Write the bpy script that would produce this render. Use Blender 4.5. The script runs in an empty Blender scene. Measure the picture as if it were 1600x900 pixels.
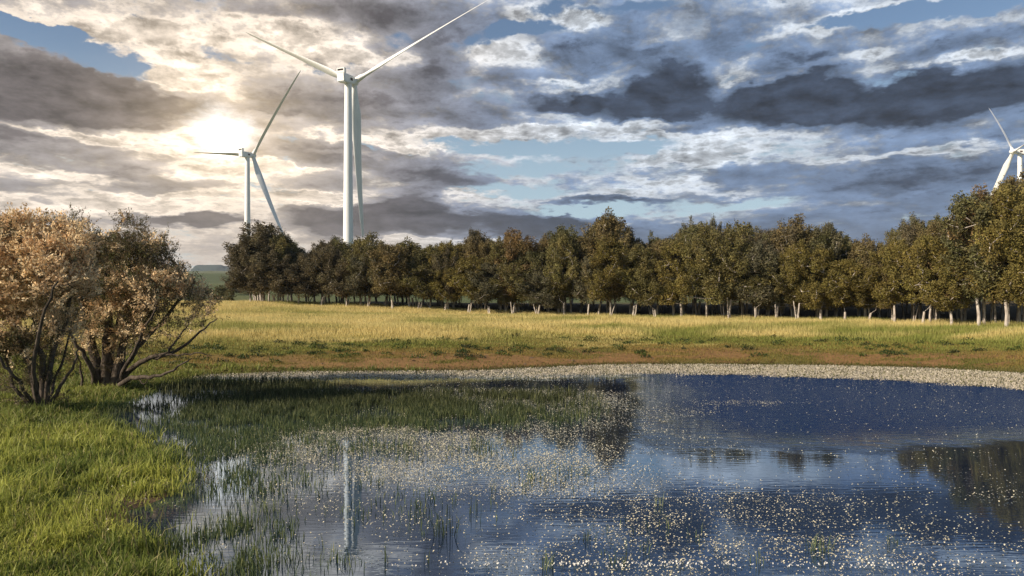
import bpy, math, random
import numpy as np
from mathutils import Vector, Matrix

R = math.radians
rng = np.random.default_rng(11)
random.seed(5)
C = bpy.context.scene.collection
scene = bpy.context.scene

# ------------------------------------------------------------------ camera
F = 1155.0            # focal length in pixels of the 1600 px wide photograph
CAMZ = 4.1
HOR = 480.0           # horizon row
cam = bpy.data.cameras.new('camera')
cam.sensor_width = 36.0
cam.lens = 36.0 * F / 1600.0
cam.shift_y = 30.0 / 1600.0
cam.clip_start = 0.1
cam.clip_end = 20000
co = bpy.data.objects.new('camera', cam)
co.location = (0, 0, CAMZ)
co.rotation_euler = (R(90), 0, 0)
C.objects.link(co)
scene.camera = co

# ------------------------------------------------------------------ light
SUN_EL, SUN_AZ = 27.0, 244.0          # azimuth clockwise from +Y (view direction)
sd = Vector((math.sin(R(SUN_AZ)) * math.cos(R(SUN_EL)), math.cos(R(SUN_AZ)) * math.cos(R(SUN_EL)), math.sin(R(SUN_EL))))
sun = bpy.data.lights.new('sun', 'SUN')
sun.energy = 5.0
sun.angle = R(0.6)
sun.color = (1.0, 0.87, 0.70)
so = bpy.data.objects.new('sun', sun)
so.rotation_euler = sd.to_track_quat('Z', 'Y').to_euler()
so.location = (-40, -20, 60)
C.objects.link(so)

vs = scene.view_settings
vs.view_transform = 'Standard'
vs.look = 'None'
vs.exposure = 0.42
vs.gamma = 1.0
vs.use_curve_mapping = False
scene.cycles.max_bounces = 6
scene.cycles.transparent_max_bounces = 4
scene.cycles.use_denoising = True


class NT:
    """tiny node-graph helper"""
    def __init__(self, tree):
        self.t = tree
    def n(self, typ, **kw):
        nd = self.t.nodes.new(typ)
        for k, v in kw.items():
            setattr(nd, k, v)
        return nd
    def put(self, sock, v):
        if v is None:
            return
        if hasattr(v, 'is_output') or isinstance(v, bpy.types.NodeSocket):
            self.t.links.new(v, sock)
        else:
            sock.default_value = v
    def math(self, op, a, b=None, c=None, clamp=False):
        nd = self.n('ShaderNodeMath', operation=op, use_clamp=clamp)
        self.put(nd.inputs[0], a); self.put(nd.inputs[1], b); self.put(nd.inputs[2], c)
        return nd.outputs[0]
    def vmath(self, op, a, b=None, scale=None):
        nd = self.n('ShaderNodeVectorMath', operation=op)
        self.put(nd.inputs[0], a); self.put(nd.inputs[1], b)
        if scale is not None:
            self.put(nd.inputs['Scale'], scale)
        return nd.outputs[1] if op in ('LENGTH', 'DISTANCE', 'DOT_PRODUCT') else nd.outputs[0]
    def comb(self, x, y, z=0.0):
        nd = self.n('ShaderNodeCombineXYZ')
        for s, v in zip(nd.inputs, (x, y, z)):
            self.put(s, v)
        return nd.outputs[0]
    def sep(self, v):
        nd = self.n('ShaderNodeSeparateXYZ')
        self.put(nd.inputs[0], v)
        return nd.outputs
    def noise(self, vec, scale, detail=4, rough=0.55, dist=0.0, lac=2.0, color=False, dim='3D'):
        nd = self.n('ShaderNodeTexNoise', noise_dimensions=dim)
        self.put(nd.inputs['Vector'], vec)
        nd.inputs['Scale'].default_value = scale
        nd.inputs['Detail'].default_value = detail
        nd.inputs['Roughness'].default_value = rough
        nd.inputs['Lacunarity'].default_value = lac
        nd.inputs['Distortion'].default_value = dist
        return nd.outputs[1] if color else nd.outputs[0]
    def sstep(self, v, a, b, lo=0.0, hi=1.0):
        nd = self.n('ShaderNodeMapRange', interpolation_type='SMOOTHSTEP')
        self.put(nd.inputs[0], v)
        for k, x in zip((1, 2, 3, 4), (a, b, lo, hi)):
            self.put(nd.inputs[k], x)
        return nd.outputs[0]
    def mix(self, f, a, b, blend='MIX'):
        nd = self.n('ShaderNodeMix', data_type='RGBA', blend_type=blend)
        self.put(nd.inputs[0], f)
        self.put(nd.inputs[6], a if not isinstance(a, tuple) else (*a[:3], 1.0))
        self.put(nd.inputs[7], b if not isinstance(b, tuple) else (*b[:3], 1.0))
        return nd.outputs[2]
    def ramp(self, f, stops, interp='LINEAR'):
        nd = self.n('ShaderNodeValToRGB')
        nd.color_ramp.interpolation = interp
        el = nd.color_ramp.elements
        while len(el) < len(stops):
            el.new(0.5)
        for e, (p, c) in zip(el, stops):
            e.position = p
            e.color = (*c[:3], 1.0)
        self.put(nd.inputs[0], f)
        return nd.outputs[0]


# ------------------------------------------------------------------ sky
def build_sky():
    w = bpy.data.worlds.new('World')
    scene.world = w
    w.use_nodes = True
    t = w.node_tree
    t.nodes.clear()
    g = NT(t)
    tc = g.n('ShaderNodeTexCoord').outputs['Generated']
    d = g.vmath('NORMALIZE', tc)
    s = g.sep(d)
    az = g.math('ARCTAN2', s[0], s[1])
    el = g.math('ARCSINE', s[2])
    elp = g.math('MAXIMUM', el, 0.0)
    K = F / 100.0
    P = g.comb(g.math('MULTIPLY', az, K), g.math('MULTIPLY', el, K))
    # coordinates stretched sideways towards the horizon, for the cloud texture
    v = g.math('LOGARITHM', g.math('ADD', elp, 0.17), math.e)
    Q = g.comb(g.math('MULTIPLY', az, 2.6), g.math('MULTIPLY', v, 2.5))
    wc = g.noise(Q, 1.25, 7, 0.58, color=True)
    wv = g.vmath('SUBTRACT', wc, (0.5, 0.5, 0.5))
    Pw = g.vmath('ADD', P, g.vmath('MULTIPLY', wv, (1.3, 0.6, 0.0)))
    wb = g.noise(Q, 7.0, 4, 0.6, color=True)
    Pw = g.vmath('ADD', Pw, g.vmath('MULTIPLY', g.vmath('SUBTRACT', wb, (0.5, 0.5, 0.5)), (0.65, 0.42, 0.0)))

    def ang(px, py):
        u, vv = (px - 800) / F, (HOR - py) / F
        return math.atan(u) * K, math.atan(vv / math.sqrt(1 + u * u)) * K

    def blobs(lst, vec):
        acc = None
        for (px, py, rx, ry, wgt, *rot) in lst:
            x, y = ang(px, py)
            m = g.n('ShaderNodeMapping', vector_type='TEXTURE')
            g.put(m.inputs[0], vec)
            m.inputs['Location'].default_value = (x, y, 0)
            m.inputs['Rotation'].default_value = (0, 0, R(rot[0]) if rot else 0)
            m.inputs['Scale'].default_value = (rx / 100, ry / 100, 1)
            gr = g.n('ShaderNodeTexGradient', gradient_type='SPHERICAL')
            g.put(gr.inputs[0], m.outputs[0])
            f = g.math('SMOOTH_MIN', gr.outputs[1], 0.6, 0.3)
            acc = g.math('MULTIPLY_ADD', f, wgt, acc if acc is not None else 0.0)
        return acc

    dark = blobs([
        # left bank of brown grey cloud
        (40, 115, 190, 62, 1.3, -8), (130, 165, 250, 45, 1.4, 0), (330, 175, 150, 36, 0.9, 0), (0, 190, 120, 30, 0.9), (470, 165, 150, 42, 1.0, 0),
        (50, 15, 110, 26, 0.9), (650, 30, 170, 50, 1.1), (560, 10, 120, 30, 0.7), (360, 10, 120, 20, 0.6), (210, 52, 80, 14, 0.4),
        (620, 130, 110, 45, 1.1, 12), (700, 175, 130, 34, 0.9, -5), (680, 95, 60, 50, 0.5), (800, 120, 80, 26, 0.7),
        (120, 250, 130, 16, 0.9), (250, 282, 130, 18, 1.1, -3), (60, 222, 110, 13, 0.8), (30, 290, 90, 12, 0.6), (470, 240, 110, 24, 0.9),
        (620, 252, 190, 34, 1.1, -6), (700, 280, 110, 22, 0.9, -8), (500, 285, 120, 18, 0.8), (90, 345, 90, 8, .5),
        # low dark clouds above the wood
        (590, 340, 150, 34, 2.2), (510, 350, 90, 24, 1.4), (655, 312, 55, 30, 1.3), (760, 348, 190, 30, 1.9), (880, 352, 130, 22, 1.3),
        (300, 346, 110, 10, 2.4), (960, 314, 120, 9, 1.6),
        # the great slate band on the right
        (870, 160, 90, 20, 2.0, 0), (980, 165, 120, 34, 2.0), (1050, 140, 80, 48, 1.6), (1150, 165, 200, 42, 1.7), (1060, 118, 45, 34, 0.8),
        (1240, 130, 80, 52, 1.5), (1310, 118, 50, 46, 1.0), (1400, 155, 240, 46, 1.7), (1330, 185, 200, 30, 1.0), (1560, 145, 180, 52, 1.5), (1440, 118, 50, 30, .7),
        (1480, 212, 200, 28, 0.6), (1300, 282, 280, 30, 0.8), (1500, 295, 200, 50, 0.8), (1180, 262, 120, 12, 0.6),
        (1000, 365, 260, 30, 1.0), (1300, 362, 330, 36, 1.0), (1560, 380, 240, 40, 0.9), (1050, 265, 80, 18, 0.5), (1180, 335, 240, 12, .5),
        # upper right grey
        (950, 85, 120, 44, 1.0), (1110, 62, 150, 40, 0.8), (880, 60, 60, 26, 0.7), (1290, 65, 150, 26, 0.6, 8), (1480, 62, 190, 22, 0.6),
        (1060, 15, 130, 26, 0.7), (1230, 20, 90, 16, 0.5), (1570, 50, 100, 20, 0.5),
    ], Pw)
    clear = blobs([
        (120, 92, 130, 26, 1.7, -12), (35, 42, 80, 8, 2.6), (50, 62, 90, 12, 1.2), (190, 105, 60, 12, 1.2), (330, 95, 50, 12, .8),
        (745, 60, 80, 20, 1.2, 14), (830, 40, 80, 14, 1.6), (980, 12, 80, 14, 1.5), (880, 8, 80, 16, 1.2), (600, 60, 40, 14, 0.9), (720, 130, 60, 14, .9, 10),
        (1500, 0, 200, 18, 2.4), (1370, 20, 110, 10, 1.3), (1160, 76, 50, 9, 1.2), (1430, 112, 90, 8, 1.3), (760, 155, 50, 12, 0.9), (860, 128, 40, 8, 1.2),
        (930, 228, 200, 16, 1.3), (840, 262, 170, 20, 1.1), (740, 222, 90, 16, 1.1), (990, 240, 110, 14, 1.1), (800, 298, 150, 12, 1.3),
        (920, 328, 120, 9, 1.6), (1080, 318, 200, 14, 0.9), (430, 215, 60, 12, 0.5), (560, 225, 50, 9, .9), (1500, 232, 80, 8, .6),
    ], Pw)
    bright = blobs([
        (300, 122, 110, 34, 1.5, -20), (150, 42, 150, 22, 1.3), (300, 60, 150, 26, 1.2), (480, 75, 90, 36, 1.1), (250, 130, 90, 14, 1.2, -14), (750, 205, 190, 14, 1.6), (960, 198, 160, 11, 1.2),
        (1050, 238, 110, 22, 1.1, 10), (780, 85, 70, 26, 1.3), (1190, 215, 160, 12, 0.9), (830, 15, 60, 20, 0.9), (920, 22, 60, 20, 1.2), (200, 212, 180, 12, 1.2), (380, 272, 150, 18, 1.2),
        (440, 310, 170, 14, 1.2), (150, 318, 200, 16, 1.2), (560, 215, 120, 10, 1.2), (1320, 28, 130, 14, 1.1, 8), (1310, 92, 180, 9, 1.2, 6), (1530, 82, 90, 9, 1.0), (1080, 288, 140, 9, 1.1, -6),
        (420, 190, 60, 8, .9), (90, 208, 130, 7, 1.1), (300, 238, 120, 7, 1.2), (110, 268, 140, 7, 1.2), (430, 262, 110, 7, 1.1), (540, 238, 70, 6, 1.0), (200, 300, 150, 7, 1.1), (640, 225, 90, 7, 1.1), (520, 312, 90, 8, 1.1), (720, 305, 90, 7, .9), (560, 90, 60, 16, .9), (420, 40, 70, 16, 1.0), (620, 90, 40, 14, .8), (1020, 60, 50, 10, .7), (1000, 215, 120, 7, 1.0), (860, 200, 60, 7, 1.0),
        (870, 125, 90, 9, 1.2), (1560, 190, 50, 18, 0.9), (1430, 240, 190, 7, 1.1), (1080, 256, 100, 8, 1.0), (700, 378, 200, 8, 1.2), (1120, 245, 110, 9, .8), (1000, 300, 160, 10, .6), (1190, 100, 60, 12, .6),
    ], Pw)
    f1 = g.noise(Q, 3.0, 9, 0.60)
    f2 = g.noise(g.vmath('ADD', Q, (7.3, 2.1, 0)), 5.5, 8, 0.62, dist=0.3)
    f3 = g.noise(g.vmath('ADD', Q, (1.3, 9.1, 0)), 15.0, 6, 0.62)
    f4c = g.math('SUBTRACT', g.noise(Q, 38.0, 4, 0.6), 0.5)
    f1c = g.math('SUBTRACT', f1, 0.5); f2c = g.math('SUBTRACT', f2, 0.5); f3c = g.math('SUBTRACT', f3, 0.5)
    # above and behind the frame, cloud cover thinned and dimmed to shape light
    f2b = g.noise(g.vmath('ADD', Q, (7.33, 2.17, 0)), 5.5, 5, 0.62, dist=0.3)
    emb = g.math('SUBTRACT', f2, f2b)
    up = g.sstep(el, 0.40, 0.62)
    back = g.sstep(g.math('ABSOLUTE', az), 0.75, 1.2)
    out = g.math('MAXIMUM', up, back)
    low = g.sstep(el, 0.0, 0.10, 1.0, 0.0)
    # the cloud texture softens towards the horizon
    soft = g.sstep(el, 0.04, 0.22, 0.6, 1.0)
    f2c = g.math('MULTIPLY', f2c, soft); f3c = g.math('MULTIPLY', f3c, soft); emb = g.math('MULTIPLY', emb, soft)
    # dark field
    D = g.math('MULTIPLY_ADD', f1c, 1.3, dark)
    D = g.math('MULTIPLY_ADD', f2c, 2.0, D)
    D = g.math('MULTIPLY_ADD', f3c, 1.3, D)
    D = g.math('MULTIPLY_ADD', f4c, 0.6, D)
    D = g.math('MULTIPLY_ADD', bright, -0.75, D)
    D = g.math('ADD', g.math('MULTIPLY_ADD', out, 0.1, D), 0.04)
    # cover
    Cv = g.math('MULTIPLY_ADD', clear, -1.05, 0.55)
    Cv = g.math('MULTIPLY_ADD', f1c, 2.0, Cv)
    Cv = g.math('MULTIPLY_ADD', f2c, 1.8, Cv)
    Cv = g.math('MULTIPLY_ADD', f3c, 0.9, Cv)
    Cv = g.math('MULTIPLY_ADD', dark, 0.55, Cv)
    Cv = g.math('MULTIPLY_ADD', bright, 0.55, Cv)
    Cv = g.math('MULTIPLY_ADD', out, -1.0, Cv)  # unseen sky opened to deep blue for the ruffled water to reflect
    Cv = g.math('MULTIPLY_ADD', f4c, 0.7, Cv)
    cover = g.sstep(Cv, -0.12, 0.55)
    warm = g.sstep(az, -0.30, 0.12, 1.0, 0.0)
    # glow of the sun behind the cloud
    sx, sy = ang(345, 208)
    dv = g.vmath('MULTIPLY', g.vmath('SUBTRACT', P, (sx, sy, 0)), (0.95, 1.25, 0))
    r = g.vmath('LENGTH', dv)
    r = g.math('MULTIPLY_ADD', f2c, -0.8, r)
    halo = g.math('EXPONENT', g.math('MULTIPLY', g.math('POWER', g.math('MAXIMUM', r, 0.0), 1.5), -1.0))
    core = g.sstep(r, 0.1, 0.60, 1.0, 0.0)
    wide = g.math('EXPONENT', g.math('MULTIPLY', r, -0.42))
    light_c = g.mix(warm, (0.46, 0.50, 0.55), (0.66, 0.57, 0.48))
    mid_c = g.mix(warm, (0.150, 0.215, 0.335), (0.275, 0.255, 0.255))
    dark_c = g.mix(warm, (0.036, 0.053, 0.088), (0.112, 0.098, 0.098))
    tD = g.sstep(D, -0.20, 0.50)
    tD2 = g.sstep(D, 0.48, 1.2)
    col = g.mix(tD, light_c, mid_c)
    col = g.mix(tD2, col, dark_c)
    # fine relief: cloud tops catch light
    relief = g.math('MULTIPLY_ADD', f3c, 1.1, 1.0)
    relief = g.math('MULTIPLY_ADD', f2c, 0.9, relief)
    relief = g.math('MULTIPLY_ADD', emb, 2.3, relief)
    relief = g.math('MULTIPLY_ADD', f4c, 0.5, relief)
    rim = g.math('MULTIPLY', g.sstep(D, -0.55, -0.2), g.sstep(D, -0.12, 0.18, 1.0, 0.0))
    relief = g.math('MULTIPLY_ADD', rim, 0.35, relief)
    relief = g.math('MAXIMUM', relief, 0.45)
    col = g.vmath('SCALE', col, scale=relief)
    # light passing through the cloud round the sun
    hot = g.math('MULTIPLY', g.math('MULTIPLY', wide, wide), g.math('SUBTRACT', 1.2, tD2))
    col = g.vmath('ADD', col, g.vmath('SCALE', (0.27, 0.20, 0.12), scale=hot))
    # milky band close to the horizon
    hz = g.mix(warm, (0.155, 0.175, 0.225), (0.46, 0.37, 0.30))
    hf = g.math('MULTIPLY', g.sstep(el, 0.0, 0.135, 0.75, 0.0), g.math('SUBTRACT', 1.0, g.math('MULTIPLY', tD2, 0.55)))
    col = g.mix(hf, col, hz)
    # clear sky: the Sky Texture
    sky = g.n('ShaderNodeTexSky', sky_type='NISHITA')
    sky.sun_disc = False
    sky.sun_elevation = R(SUN_EL)
    sky.sun_rotation = R(SUN_AZ)
    sky.air_density = 1.0
    sky.dust_density = 0.6
    sky.ozone_density = 2.0
    b1 = g.n('ShaderNodeBackground')
    t.links.new(sky.outputs[0], b1.inputs[0])
    b1.inputs[1].default_value = 0.078
    b2 = g.n('ShaderNodeBackground')
    g.put(b2.inputs[1], g.math('MULTIPLY_ADD', out, -0.50, 0.84))  # unseen clouds dimmed out of frame to weaken the ambient light
    t.links.new(col, b2.inputs[0])
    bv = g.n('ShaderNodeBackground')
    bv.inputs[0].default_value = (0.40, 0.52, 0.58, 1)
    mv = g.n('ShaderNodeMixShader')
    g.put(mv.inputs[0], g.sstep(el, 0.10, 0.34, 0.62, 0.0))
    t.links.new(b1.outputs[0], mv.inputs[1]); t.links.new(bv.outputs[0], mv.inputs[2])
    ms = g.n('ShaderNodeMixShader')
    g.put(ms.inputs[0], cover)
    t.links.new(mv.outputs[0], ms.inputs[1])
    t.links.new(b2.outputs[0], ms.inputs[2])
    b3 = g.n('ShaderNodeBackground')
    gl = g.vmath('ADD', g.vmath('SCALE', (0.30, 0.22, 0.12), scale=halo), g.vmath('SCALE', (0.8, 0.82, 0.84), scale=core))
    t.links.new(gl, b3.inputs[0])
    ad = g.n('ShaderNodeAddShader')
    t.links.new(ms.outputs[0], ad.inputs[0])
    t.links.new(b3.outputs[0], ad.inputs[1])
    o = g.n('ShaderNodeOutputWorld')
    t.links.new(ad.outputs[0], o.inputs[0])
    w.cycles.sampling_method = 'MANUAL'
    w.cycles.sample_map_resolution = 512

build_sky()


# ------------------------------------------------------------------ small helpers
def tag(o, label=None, cat=None, group=None, kind=None):
    if label: o['label'] = label
    if cat: o['category'] = cat
    if group: o['group'] = group
    if kind: o['kind'] = kind
    return o


def new_obj(name, me, parent=None, loc=None):
    o = bpy.data.objects.new(name, me)
    C.objects.link(o)
    if parent is not None:
        o.parent = parent
    if loc is not None:
        o.location = loc
    return o


def np_mesh(name, V, faces, mat=None, col=None, smooth=False):
    """V (n,3); faces: list of int arrays (m,k); col (n,3) point colours"""
    me = bpy.data.meshes.new(name)
    V = np.asarray(V, np.float32)
    me.vertices.add(len(V))
    me.vertices.foreach_set('co', V.ravel())
    loops = np.concatenate([np.asarray(f).ravel() for f in faces]).astype(np.int32)
    sizes = np.concatenate([np.full(len(f), np.asarray(f).shape[1]) for f in faces]).astype(np.int32)
    starts = np.concatenate([[0], np.cumsum(sizes)[:-1]]).astype(np.int32)
    me.loops.add(len(loops))
    me.loops.foreach_set('vertex_index', loops)
    me.polygons.add(len(sizes))
    me.polygons.foreach_set('loop_start', starts)
    me.polygons.foreach_set('loop_total', sizes)
    if smooth:
        me.polygons.foreach_set('use_smooth', np.ones(len(sizes), bool))
    me.update(calc_edges=True)
    if col is not None:
        a = me.color_attributes.new('Col', 'FLOAT_COLOR', 'POINT')
        c4 = np.ones((len(V), 4), np.float32)
        c4[:, :3] = col
        a.data.foreach_set('color', c4.ravel())
    if mat is not None:
        me.materials.append(mat)
    return me


class Geo:
    def __init__(self):
        self.V, self.Fc, self.K, self.n = [], {}, [], 0
    def add(self, V, faces, col=None):
        V = np.asarray(V, float)
        for f in faces:
            f = np.asarray(f, int)
            self.Fc.setdefault(f.shape[1], []).append(f + self.n)
        self.V.append(V)
        if col is not None:
            self.K.append(np.broadcast_to(np.asarray(col, float), (len(V), 3)))
        self.n += len(V)
    def mesh(self, name, mat, smooth=False):
        return np_mesh(name, np.concatenate(self.V), [np.concatenate(v) for v in self.Fc.values()], mat,
                       np.concatenate(self.K) if self.K else None, smooth)


def rand2(ix, iy, seed):
    h = (ix.astype(np.int64) * 374761393 + iy.astype(np.int64) * 668265263 + seed * 974634777) & 0xffffffff
    h = ((h ^ (h >> 13)) * 1274126177) & 0xffffffff
    h = (h ^ (h >> 16)) & 0xffffffff
    return h / 4294967295.0


def vnoise(x, y, seed=0):
    ix, iy = np.floor(x), np.floor(y)
    fx, fy = x - ix, y - iy
    fx, fy = fx * fx * (3 - 2 * fx), fy * fy * (3 - 2 * fy)
    a, b = rand2(ix, iy, seed), rand2(ix + 1, iy, seed)
    c, d = rand2(ix, iy + 1, seed), rand2(ix + 1, iy + 1, seed)
    return (a * (1 - fx) + b * fx) * (1 - fy) + (c * (1 - fx) + d * fx) * fy


def fbm(x, y, octv=4, seed=0):
    s, a, t = 0, 1.0, 0
    for k in range(octv):
        s = s + a * vnoise(x * 2 ** k + 17.3 * k, y * 2 ** k - 9.1 * k, seed + k)
        t += a
        a *= 0.5
    return s / t


def sst(x, a, b):
    t = np.clip((x - a) / (b - a), 0, 1)
    return t * t * (3 - 2 * t)


def lerp(a, b, t):
    a, b = np.asarray(a, float), np.asarray(b, float)
    t = np.asarray(t)[..., None]
    return a * (1 - t) + b * t


def gpt(px, py, z=0.0):
    """ground point at height z that the photograph shows at pixel px,py"""
    d = (CAMZ - z) * F / (py - HOR)
    return ((px - 800) / F * d, d)


def topx(x, y, z=0.0):
    return 800 + F * x / y, HOR + F * (CAMZ - z) / y


# ------------------------------------------------------------------ pond outline and terrain
far_px = [(330, 588), (450, 584), (600, 583), (750, 582), (850, 577), (950, 572.5), (1100, 572), (1300, 574), (1450, 578), (1600, 586)]
left_px = [(300, 905), (262, 850), (215, 828), (205, 800), (270, 775), (290, 740), (272, 705), (225, 684), (185, 668), (160, 648), (230, 614), (290, 594)]
pond = [gpt(*p) for p in far_px] + [(38, 42), (44, 30), (38, 14), (24, 6), (8, 4.4), (-3, 5)] + [gpt(*p) for p in left_px]
pond = np.array(pond)


def sdist(x, y):
    x, y = np.asarray(x, float).ravel(), np.asarray(y, float).ravel()
    best = np.full(x.shape, 1e18)
    inside = np.zeros(x.shape, bool)
    n = len(pond)
    for i in range(n):
        ax, ay = pond[i]
        bx, by = pond[(i + 1) % n]
        ex, ey = bx - ax, by - ay
        t = np.clip(((x - ax) * ex + (y - ay) * ey) / (ex * ex + ey * ey), 0, 1)
        best = np.minimum(best, (x - ax - t * ex) ** 2 + (y - ay - t * ey) ** 2)
        cond = ((ay > y) != (by > y)) & (x < (bx - ax) * (y - ay) / (by - ay + 1e-12) + ax)
        inside ^= cond
    d = np.sqrt(best)
    wob = (fbm(x * 0.5, y * 0.5, 3, 40) - 0.5) * 1.1 + (fbm(x * 2.2, y * 2.2, 2, 44) - 0.5) * 0.35
    return np.where(inside, -d, d) + wob * np.clip(d / 1.0, 0.25, 1)


PX = np.array([-900, 0, 2, 10, 20, 42, 60, 120, 3200, 9000])
PZ = np.array([0, 0, .28, 1.05, 2.1, 2.95, 4.4, 5.6, 148, 160])


def height(x, y, sd=None):
    shp = np.shape(x)
    x, y = np.asarray(x, float).ravel(), np.asarray(y, float).ravel()
    if sd is None:
        sd = sdist(x, y)
    sp = np.maximum(sd, 0)
    near = 0.03 + 0.05 * sst(sp, 0, 2.5) + 0.012 * np.minimum(sp, 60)
    far = np.interp(sp, PX, PZ)
    wf = sst(y, 37, 47)
    z = near * (1 - wf) + far * wf
    wn = sst(y, 8.5, 2.5)
    z = z * (1 - wn) + np.minimum(0.52 * sp, 2.45) * wn
    far_r = sst(x, 30, 60) * (1 - wf)
    z = z * (1 - far_r) + far * far_r
    land = sst(sd, 0.0, 1.5)
    z = z + land * ((fbm(x * 0.9, y * 0.9, 3, 3) - 0.5) * 0.11 + (fbm(x * 0.12, y * 0.12, 2, 8) - 0.5) * 0.45 * sst(sp, 6, 25))
    z = z + sst(sp, 120, 500) * (fbm(x * 0.004, y * 0.004, 4, 12) - 0.5) * 16
    wet = np.maximum(-0.7, 0.13 * sd - 0.01)
    return np.where(sd < 0, wet, z * sst(sd, 0, 0.4) + 0.0).reshape(shp)


def tile_axis(a, b, step, grow, end):
    core = list(np.arange(a, b, step))
    up, s, v = [], step, b
    while v < end:
        up.append(v); s *= grow; v += s
    dn, s, v = [], step, a
    while v > -end:
        s *= grow; v -= s; dn.append(v)
    return np.array(dn[::-1] + core + up)


def principled(name, base, rough=0.8, spec=0.2):
    m = bpy.data.materials.new(name)
    m.use_nodes = True
    b = m.node_tree.nodes['Principled BSDF']
    b.inputs['Base Color'].default_value = (*base, 1)
    b.inputs['Roughness'].default_value = rough
    b.inputs['Specular IOR Level'].default_value = spec
    return m, NT(m.node_tree), b


def soil_material():
    m, g, b = principled('soil_and_turf', (0.2, 0.15, 0.08), 0.95, 0.1)
    a = g.n('ShaderNodeAttribute', attribute_name='Col').outputs['Color']
    pos = g.n('ShaderNodeNewGeometry').outputs['Position']
    n1 = g.noise(pos, 1.6, 6, 0.6)
    n2 = g.noise(pos, 9.0, 4, 0.6)
    k = g.math('MULTIPLY_ADD', n1, 1.1, 0.42)
    k = g.math('MULTIPLY', k, g.math('MULTIPLY_ADD', n2, 1.0, 0.5))
    g.put(b.inputs['Base Color'], g.vmath('SCALE', a, scale=k))
    bu = g.n('ShaderNodeBump')
    bu.inputs['Strength'].default_value = 0.7
    bu.inputs['Distance'].default_value = 0.12
    g.put(bu.inputs['Height'], g.math('ADD', n1, g.math('MULTIPLY', n2, 0.4)))
    g.put(b.inputs['Normal'], bu.outputs[0])
    return m


def build_ground():
    xs = tile_axis(-50, 50, 0.42, 1.09, 6000)
    ys = tile_axis(2, 72, 0.36, 1.08, 6000)
    ys = ys[ys > -3000]
    X, Y = np.meshgrid(xs, ys)
    sd = sdist(X, Y)
    Z = height(X.ravel(), Y.ravel(), sd)
    x, y = X.ravel(), Y.ravel()
    V = np.stack([x, y, Z], 1)
    nx, ny = len(xs), len(ys)
    i = np.arange((ny - 1) * nx).reshape(ny - 1, nx)[:, :-1].ravel()
    Fq = np.stack([i, i + 1, i + nx + 1, i + nx], 1)
    n = fbm(x * 0.25, y * 0.6, 4, 21)
    n2 = fbm(x * 0.07, y * 0.2, 3, 25)
    sp = sd + (n - 0.5) * 7
    c = lerp((0.085, 0.065, 0.035), (0.24, 0.135, 0.055), sst(sd, 0.2, 1.8))
    c = lerp(c, (0.17, 0.15, 0.045), np.clip(sst(n, 0.48, 0.66) * 0.8 + sst(x, -5, -22) * 0.35, 0, 1) * sst(sd, 0, 1))
    c = c * (1 - sst(sp, 5, 10))[:, None] + np.array([0.20, 0.19, 0.055]) * sst(sp, 5, 10)[:, None]
    c = lerp(c, (0.34, 0.28, 0.09), sst(sp, 11, 17))
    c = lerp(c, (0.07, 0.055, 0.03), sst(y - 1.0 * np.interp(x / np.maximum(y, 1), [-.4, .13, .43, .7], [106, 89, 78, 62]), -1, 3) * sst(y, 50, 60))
    c = lerp(c, lerp((0.095, 0.115, 0.05), (0.19, 0.18, 0.075), sst(fbm(x * 0.01, y * 0.01, 3, 60), .4, .6)), sst(y, 118, 150))
    grn = sst(y, 46, 38)
    c = lerp(c, lerp((0.075, 0.10, 0.026), (0.13, 0.14, 0.04), sst(n, .4, .6)), grn)
    # wet mud inlet on the left
    mx, my = gpt(250, 800)
    md = np.exp(-(((x - mx) / 1.9) ** 2 + ((y - my) / 2.0) ** 2))
    c = lerp(c, (0.13, 0.085, 0.05), np.clip(md * 1.5, 0, 1))
    c = lerp(c, (0.04, 0.035, 0.022), sst(sd, 0.0, -0.6))
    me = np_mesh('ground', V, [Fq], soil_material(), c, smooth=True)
    tag(new_obj('ground', me), 'dry grassy bank, meadow and low green shore round the pond', None, None, 'structure')


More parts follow.
